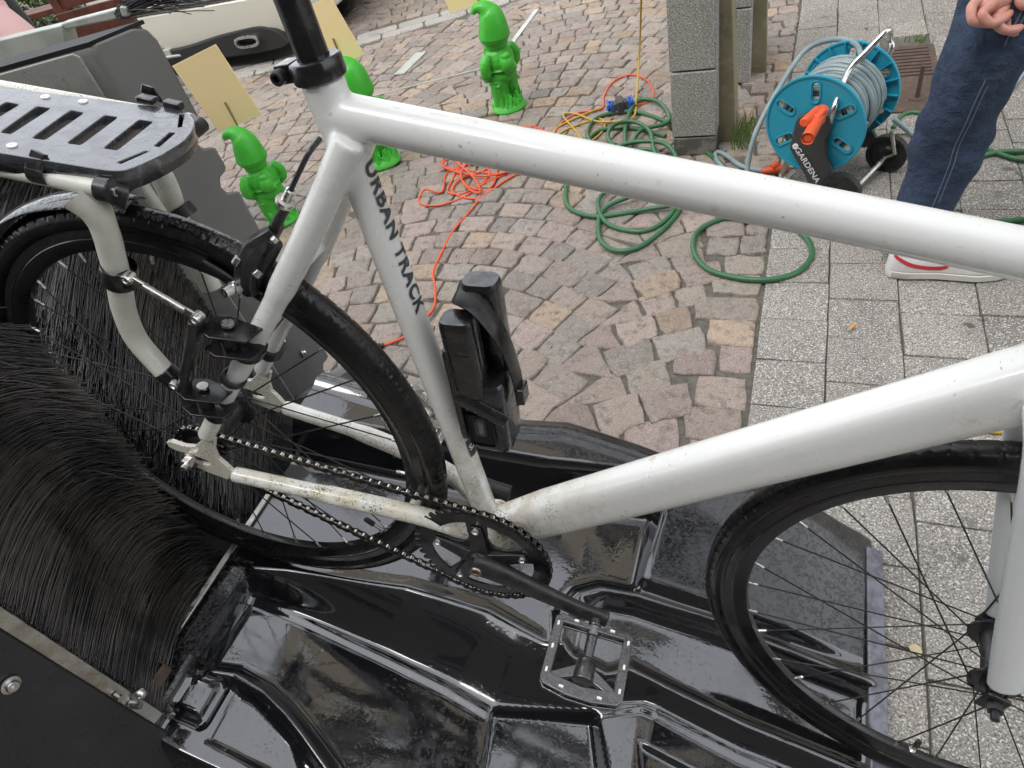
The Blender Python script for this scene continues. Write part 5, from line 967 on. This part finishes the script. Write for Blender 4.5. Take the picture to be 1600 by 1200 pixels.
q = MB(); hc = A([1.20, 1.39, 1.66]) - po; q.ell(hc, (.095, .075, .115), None, 24, 18); q.ell(hc + A([.088, 0, -.010]), (.022, .014, .022)); q.ell(hc + A([.080, 0, -.055]), (.014, .025, .007))
for s in (-1, 1): q.ell(hc + A([.078, s * .030, .012]), (.012, .014, .008)); q.ell(hc + A([-.002, s * .076, -.005]), (.020, .010, .030))
q.build("head", SKIN, pe); q = MB(); q.ell(hc + A([-.014, 0, .025]), (.098, .084, .105), None, 24, 14); q.build("hair", BROWNW, pe)
V2 = [hip + A([0, 0, -.03]), A([1.20, 1.40, 1.06]), A([1.20, 1.40, 1.30]), A([1.20, 1.40, 1.45]), A([1.21, 1.22, 1.42]), A([1.165, 1.15, 1.18]), A([1.21, 1.60, 1.42]), A([1.205, 1.655, 1.18])]
skin("jumper", [v - po for v in V2], [(0, 1), (1, 2), (2, 3), (3, 4), (4, 5), (3, 6), (6, 7)], [.155, .15, .165, .11, .075, .062, .075, .062], mat("dark_jumper", (.03, .035, .05), .9), pe)
# jeans legs follow the outline: loft with folds
def leg(path, rad, nm):
    P = bez(path, 22); n = len(P); rr = np.interp(np.linspace(0, 1, n), np.linspace(0, 1, len(rad)), rad); q = MB(); q.tube(P, list(rr), 40, cap=False); vs = A(q.v).reshape(n, 40, 3)
    for i in range(n):
        z = P[i][2]; c = P[i]
        for k in range(40):
            a = 2 * math.pi * k / 40; w_ = .0022 * math.sin(z * 52 + 2.6 * math.sin(a + 1) + 1.6 * math.sin(z * 17)) * (.5 + .5 * math.sin(a * 2 + z * 11)) + .0030 * math.sin(z * 31 + 2 * a) * math.exp(-((z - .34) / .12) ** 2) + .0030 * math.sin(2 * a + z * 14) + .003 * math.sin(z * 88 + a) * math.exp(-((z - .09) / .05) ** 2)
            vs[i, k] = c + (vs[i, k] - c) * (1 + w_ / .08 * 1.6)
    q.v = [tuple(p) for p in vs.reshape(-1, 3)]; return q, P, rr
q, Pj, rj = leg([A([1.165, 1.375, .95]), A([1.145, 1.37, .80]), A([1.120, 1.365, .66]), A([1.088, 1.36, .52]), A([1.072, 1.36, .40]), A([1.058, 1.36, .26]), A([1.040, 1.36, .14]), A([1.030, 1.355, .055])], [.122, .112, .102, .088, .080, .072, .067, .068], "a"); n1 = len(q.v)
q2, _, _ = leg([A([1.27, 1.44, .95]), A([1.33, 1.46, .80]), A([1.42, 1.48, .66]), A([1.46, 1.49, .52]), A([1.47, 1.49, .38]), A([1.47, 1.50, .26]), A([1.465, 1.50, .15]), A([1.46, 1.50, .055])], [.125, .112, .10, .084, .078, .070, .066, .068], "b")
q.add(q2.v, q2.f); q.add(*[(lambda t: (t.v, t.f))(MB().ell(hip + A([.01, .01, .02]), (.15, .17, .11), None, 30, 16))][0])
q.v = [tuple(A(v) - po) for v in q.v]; jn = q.build("jeans", DENIM, pe, True, 80); sm = jn.modifiers.new("So", 'SOLIDIFY'); sm.thickness = .003
q = MB(); sp = []
for i in range(0, len(Pj)):
    c = Pj[i]; d = nrm(A([CW[0], CW[1], c[2] + .3]) - c); d = nrm(A([d[0] + .16, d[1], 0])); z = c[2]; sp.append(c + d * (rj[i] * 1.015 + .0015) - po)
e_ = [p + A([0, 0, 0]) for p in sp]; q.tube(e_, .0016, 6); q.tube([p + A([.010, .0015, 0]) for p in sp], .0013, 6); sw = jn; o = q.build("seam", SEAM, jn); swm = o.modifiers.new("SW", 'SHRINKWRAP'); swm.target = jn; swm.wrap_method = 'NEAREST_SURFACEPOINT'; swm.wrap_mode = 'ABOVE_SURFACE'; swm.offset = .0006
# right shoe and left shoe
def shoe(o, yaw):
    e = empty("shoe", tuple(A(o) - po), pe, rotz=yaw); N_ = 26; L_ = .30
    def wdt(t): return np.interp(t, [0, .04, .15, .4, .7, .9, .97, 1], [.010, .026, .034, .033, .046, .036, .020, .006])
    def ring(z, s, x0=0, ex=0):
        r = []
        for t in np.linspace(0, 1, N_): r.append((x0 + t * (L_ + ex), -(wdt(t) * s), z(t) if callable(z) else z))
        for t in np.linspace(1, 0, N_): r.append((x0 + t * (L_ + ex), (wdt(t) * s), z(t) if callable(z) else z))
        return r
    q = MB(); tp_ = lambda t: .010 if t > .8 else 0; rows = [ring(lambda t: .0 + .012 * max(0, (t - .8) / .2) ** 2, .95), ring(lambda t: .004 + .012 * max(0, (t - .8) / .2) ** 2, 1.05), ring(lambda t: .021 - .002 * t, 1.06), ring(lambda t: .023 - .002 * t, .98)]; n = 2 * N_
    vs = [p for r in rows for p in r]; q.add(vs, [(i * n + k, i * n + (k + 1) % n, (i + 1) * n + (k + 1) % n, (i + 1) * n + k) for i in range(3) for k in range(n)] + [tuple(range(n))[::-1], tuple(3 * n + k for k in range(n))]); q.build("sole", SOLE, e)
    ht = lambda t: np.interp(t, [0, .05, .30, .42, .65, .85, 1], [.078, .088, .078, .092, .066, .048, .032])
    rows = [ring(.024, 1.0, .001, -.002)]
    for f, s in ((.35, 1.0), (.65, .88), (.85, .66), (1.0, .36)): rows.append([(p[0] * (1 - .02 * f) + .006 * f, p[1] * s, .024 + (ht(min(max(p[0] / L_, 0), 1)) - .024) * f) for p in ring(0, 1)])
    q = MB(); vs = [p for r in rows for p in r]; q.add(vs, [(i * n + k, i * n + (k + 1) % n, (i + 1) * n + (k + 1) % n, (i + 1) * n + k) for i in range(len(rows) - 1) for k in range(n)] + [tuple((len(rows) - 1) * n + k for k in range(n))]); q.build("upper", SHOEW, e, True, 60)
    for s in (-1, 1):
        top = [(.012, .075), (.030, .064), (.060, .051), (.095, .044), (.125, .045), (.128, .052), (.112, .064)]; bot = [(.010, .068), (.030, .053), (.060, .040), (.095, .033), (.125, .033), (.140, .044), (.135, .058)]
        q = MB(); 
        def srf(x, z): f = (z - .024) / (ht(x / L_) - .024); s_ = np.interp(f, [0, .35, .65, .85, 1], [1, 1, .88, .66, .36]); return (x, s * (wdt(x / L_) * s_ + .0012), z)
        tb = bez([A([a, 0, b]) for a, b in top], 4); bb = bez([A([a, 0, b]) for a, b in bot], 4); vs = [srf(p[0], p[2]) for p in tb] + [srf(p[0], p[2]) for p in bb]; m = len(tb); q.add(vs, [(i, i + 1, m + i + 1, m + i) for i in range(m - 1)]); q.build("side_flash", RED, e)
    q = MB(); q.ell((.045, 0, .080), (.035, .028, .018)); q.build("heel_tab", RED, e)
    return e
shoe((.975, 1.288, .006), math.radians(2)); shoe((1.405, 1.49, .006), math.radians(6))
# right hand, loosely closed, in front of the thigh
H0 = at(1572, 22, .66) ; hd = empty("hand", tuple(H0 - po), pe)
hx_, hy_ = RW[0], -RW[1]; hz_ = -RW[2]       # hand axes chosen from how the wrist is turned
def hpnt(u, v, d): return bk_world(u, v, d) - H0
def bk_world(u, v, d): r = ray(u, v); r = r / (r @ RW[2]); D0 = (H0 - CW) @ RW[2]; return CW + r * (D0 - d)
pal = [(1600, -25, .0), (1575, 0, .0), (1545, 8, .005), (1528, 22, .006)]
Vh = [hpnt(*p) for p in ((1600, -45, 0), (1570, -22, .004), (1538, -8, .006), (1518, 18, .004), (1512, 28, .002))]
wr = (A([1.15, 1.20, .90]) - H0)
skin("palm", [wr, hpnt(1585, -60, 0), hpnt(1556, -18, .004), hpnt(1536, 8, .006), hpnt(1562, 18, .002), hpnt(1585, 0, 0), hpnt(1530, 22, .006)], [(0, 1), (1, 2), (2, 3), (2, 4), (1, 5), (3, 6)], [.028, .032, .036, .028, .028, .026, .018], SKIN, hd)
fing = [[(1545, -12, .012), (1517, 10, .016), (1518, 34, .012), (1545, 37, .010), (1562, 38, .008)], [(1560, -2, .018), (1532, 22, .026), (1548, 38, .024), (1572, 26, .018), (1580, 18, .014)], [(1575, 5, .012), (1552, 34, .012), (1570, 48, .008), (1592, 45, .004), (1598, 38, .0)], [(1585, 12, .0), (1568, 42, -.004), (1585, 52, -.008), (1604, 50, -.012), (1610, 42, -.014)]]
for k, fg in enumerate(fing): skin("finger", [hpnt(*p) for p in fg], [(i, i + 1) for i in range(4)], [.0115, .0110, .0100, .0092, .0078], SKIN, hd)
skin("thumb", [hpnt(1600, -30, .02), hpnt(1592, -8, .032), hpnt(1596, 6, .034), hpnt(1604, 14, .03)], [(0, 1), (1, 2), (2, 3)], [.014, .0125, .0115, .009], SKIN, hd)
# person behind the machine, pink shirt
p2 = empty("person", (-1.6, 1.0, 0), None, "person in a pink striped shirt leaning in at the top left corner", "person"); po2 = A([-1.6, 1.0, 0])
sh = aty(-6, 62, .95) - po2
q = MB(); q.tube(bez([aty(-90, 5, .95) - po2, aty(-30, 35, .95) - po2, aty(14, 66, .95) - po2, aty(60, 105, .95) - po2], 6), [.085] * 8 + [.075] * 11, 24); q.build("shirt_sleeve", PINK, p2)
bV = [aty(-90, 5, .95) - po2, aty(-90, 5, .95) - po2 + A([-.18, .15, .20]), aty(-90, 5, .95) - po2 + A([-.25, .25, -.20]), A([-.35, .35, .85]), A([-.32, .25, .45]), A([-.30, .25, .04]), A([-.42, .45, .45]), A([-.42, .45, .04]), aty(14, 66, .95) - po2, aty(75, 118, .95) - po2]
skin("body", bV, [(0, 1), (1, 2), (2, 3), (3, 4), (4, 5), (3, 6), (6, 7), (0, 8), (8, 9)], [.07, .10, .14, .13, .075, .05, .075, .05, .05, .035], mat("dark_trousers", (.03, .03, .035), .8), p2)
q = MB(); q.ell(bV[1] + A([.10, .05, .22]), (.08, .09, .11)); q.build("head", SKIN, p2); q = MB(); q.ell(bV[1] + A([.09, .06, .25]), (.088, .095, .10)); q.build("hair", BROWNW, p2)
# ================================================================== VAN / CAR at the back
vz = 0.0; VD = nrm([1, .05, 0]); VN = nrm(np.cross(UP, VD)); V0 = A([-2.40, 3.56, 0])
van = empty("parked_car", tuple(V0), None, "white parked car with black lower bumper and oval chrome exhaust", "car"); 
def vbox(prof, x0, x1, name, mt, par=van, bev=.03, rnd_=None):
    q = MB(); n = len(prof); vs = []; secs = [(x0, 0.12), (x0 + .06, .03), (x0 + .2, 0), (x1 - .22, 0), (x1 - .08, .05), (x1, .18)]
    for (x, ins) in secs:
        for (y, z) in prof: vs.append(VD * x + VN * (y + ins * (1 if y < .9 else -1)) + UP * z)
    q.add(vs, [(i * n + k, i * n + (k + 1) % n, (i + 1) * n + (k + 1) % n, (i + 1) * n + k) for i in range(len(secs) - 1) for k in range(n)] + [tuple(range(n))[::-1], tuple((len(secs) - 1) * n + k for k in range(n))])
    return q.build(name, mt, par, True, 35, bevel=bev)
vbox([(.06, .14), (.012, .18), (.0, .24), (.0, .40), (.03, .44), (.045, .50), (.05, .72), (.12, .80), (.30, 1.25), (1.4, 1.42), (2.2, .9), (4.0, .7), (4.0, .2)], -1.75, 0.0, "body", VANW, bev=.02)
plate("lower_bumper", [rnd([(-1.62, .09), (-1.62, .15), (-1.30, .165), (-.95, .175), (-.62, .215), (-.28, .235), (-.16, .19), (-.12, .09)], .3)], .16, frame4(VN * .07, VD, UP, -VN), VANB, van, bevel=.012)
q = MB(); q.box(VD * -.90 + VN * .015 + UP * .435, (1.35, .05, .014), A([VD, VN, UP]).T); q.build("bumper_line", GREYP, van, bevel=.004)
ec = VD * -.40 + VN * -.025 + UP * .168; q = MB()
el = lambda a, b_: [(a * math.copysign(abs(math.cos(t)) ** .6, math.cos(t)), b_ * math.copysign(abs(math.sin(t)) ** .8, math.sin(t))) for t in np.linspace(0, 2 * math.pi, 36, endpoint=False)]
plate("exhaust", [el(.095, .034), el(.084, .024)], .05, frame4(ec, VD, UP, -VN), STEEL, van, bevel=.003); plate("exhaust_hole", [el(.084, .024)], .01, frame4(ec + VN * .02, VD, UP, -VN), mat("exhaust_black", (.004, .004, .004), .8), van)
for xx in (-1.55, -.20):
    for yy in (.75, 3.3):
        q = MB(); q.lathe([(0, -.10), (.19, -.10), (.29, -.08), (.31, -.03), (.31, .05), (.29, .10), (0, .10)], VD * xx + VN * yy + UP * .31, VN, 36); q.build("tyre", RUBBER, van)
q = MB(); q.box(VD * -1.18 + VN * -.012 + UP * .215, (.05, .02, .012), A([VD, VN, UP]).T); q.build("tow_tag", YELH, van, bevel=.003)
q = MB(); q.tube([VD * -1.32 + VN * -.04 + UP * .15, VD * -1.12 + VN * -.05 + UP * .15, VD * -.98 + VN * .02 + UP * .13], .010, 10); q.box(VD * -1.20 + VN * .00 + UP * .165, (.22, .04, .05), A([VD, VN, UP]).T); q.build("tow_bar", PALE, van, bevel=.006)
q = MB(); q.box(VD * -.9 + VN * .06 + UP * .62, (1.2, .02, .012), A([VD, VN, UP]).T); q.build("tailgate_shadow_gap", VANB, van, bevel=.01)
plate("rear_window", [rnd([(-1.45, .86), (-.30, .86), (-.38, 1.20), (-1.37, 1.20)], .2)], .012, frame4(VN * .185 + UP * .0, VD, nrm(UP + VN * .40), -nrm(VN - UP * .40)), GLASSD, van)
# picnic table, crate panel and hedge at the far left corner
TBL = aty(52, 24, 3.3); tb = empty("picnic_table", (TBL[0], TBL[1], 0), None, "reddish brown wooden picnic table under the hedge", "picnic table"); tb.rotation_euler = (0, 0, .42); tb.scale = (1, 1, 1)
zt = TBL[2]
for nm, z_, y_, w_ in (("tabletop", zt, 0, .11), ("tabletop", zt, .12, .11), ("bench_seat", zt * .58, -.33, .13), ("bench_seat", zt * .58, .45, .13)):
    q = MB(); q.box((0, y_, z_), (.55, w_, .035)); q.build(nm, BROWNW, tb, bevel=.004)
for s in (-1, 1):
    for s2 in (-1, 1): q = MB(); q.tube([(s * .19, s2 * .04 + .06, zt), (s * .19, s2 * .36 + .06, 0)], .032, 4); q.build("leg", BROWNW, tb)
    q = MB(); q.box((s * .19, .06, zt * .52), (.05, .95, .05)); q.build("cross_beam", BROWNW, tb)
CH = aty(140, 16, 3.0); ch = empty("wooden_chair", (CH[0], CH[1], 0), None, "reddish brown slatted wooden bench back beside the picnic table", "bench"); ch.rotation_euler = (0, 0, .35)
for k in range(3): q = MB(); q.box((0, .02 * k, CH[2] - .10 + .085 * k), (.46, .02, .072), ); q.build("slat", BROWNW, ch, bevel=.003)
for s in (-1, 1): q = MB(); q.box((s * .20, .04, (CH[2] + .12) / 2), (.05, .045, CH[2] + .12)); q.build("leg", BROWNW, ch, bevel=.003)
q = MB(); q.box((0, -.2, CH[2] - .22), (.46, .30, .03)); q.build("seat", BROWNW, ch, bevel=.003)
n = 26000; c = np.stack([RNG.uniform(-8.5, -3.9, n), RNG.normal(6.2, .35, n), RNG.uniform(.0, 1.5, n)], 1); c[:, 1] += (c[:, 0] + 6) * .45; d = RNG.normal(0, 1, (n, 3)); d /= np.linalg.norm(d, axis=1, keepdims=True); e_ = np.cross(d, RNG.normal(0, 1, (n, 3))); e_ /= np.linalg.norm(e_, axis=1, keepdims=True)
Lf = RNG.uniform(.04, .085, (n, 1)); Vl = np.stack([c, c + d * Lf * .5 + e_ * Lf * .25, c + d * Lf, c + d * Lf * .5 - e_ * Lf * .25], 1).reshape(-1, 3); o = np_mesh("hedge", Vl, np.arange(4 * n).reshape(-1, 4), LEAF, None, False); tag(o, "yellowish green leafy hedge behind the picnic table", "hedge")
fb = empty("house_facade", (0, -6.5, 0), None, "unseen dark house front added behind the camera to darken the ramp reflections", "building")  # unseen house front, added so the ramp slopes reflect something dark
lo2 = [[(-12, 0), (12, 0), (12, 12), (-12, 12)]]; wi2 = [(x, z) for x in np.arange(-10.5, 11, 2.6) for z in (1.0, 4.0, 7.0)]
lo2 += [[(x, z), (x + 1.2, z), (x + 1.2, z + 1.8), (x, z + 1.8)] for x, z in wi2]
plate("wall", lo2, .3, frame4([0, 0, 0], (1, 0, 0), (0, 0, 1), (0, -1, 0)), mat("reflection_dark_wall", (.10, .09, .08), .8), fb)
for (x, z) in wi2: q = MB(); q.box((x + .6, 0, z + .9), (1.2, .04, 1.8)); q.build("window", GLASSD, fb)
# ================================================================== FACADE across the square (seen only as a reflection in the wet ramp)
fa = empty("house_facade", (0, 7.6, 0), None, "beige house front with white framed windows reflected in the wet ramp", "building")
loops = [[(-1.6, 0), (13, 0), (13, 15), (-1.6, 15)]]; wins = [(x, z) for x in np.arange(-.6, 12, 2.35) for z in (1.0, 4.0, 7.0, 10.0, 12.8)]
loops += [[(x, z), (x + 1.15, z), (x + 1.15, z + 1.75), (x, z + 1.75)] for x, z in wins]
plate("wall", loops, .3, frame4([0, 0, 0], (1, 0, 0), (0, 0, 1), (0, -1, 0)), WALLM, fa)
q = MB(); q.add([(-1.9, -.4, 14.9), (13.3, -.4, 14.9), (13.3, 3, 17.5), (-1.9, 3, 17.5)], [(0, 1, 2, 3)]); o = q.build("roof", mat("slate_roof", (.06, .06, .065), .6), fa); sm = o.modifiers.new("S", 'SOLIDIFY'); sm.thickness = .15
for (x, z) in wins:
    q = MB()
    for (cx, cz, w_, h_) in ((x + .575, z - .06, 1.45, .12), (x + .575, z + 1.81, 1.45, .12), (x - .06, z + .875, .12, 1.75), (x + 1.21, z + .875, .12, 1.75), (x + .575, z + .875, .06, 1.75), (x + .575, z + 1.15, 1.15, .05)): q.box((cx, -.16 if abs(cx - x - .575) > .1 or h_ < .2 and w_ > 1.3 else -.02, cz), (w_, .08, h_))
    o = q.build("window", SURR, fa); q = MB(); q.box((x + .575, .05, z + .875), (1.15, .02, 1.75)); q.build("pane", GLASSD, o)
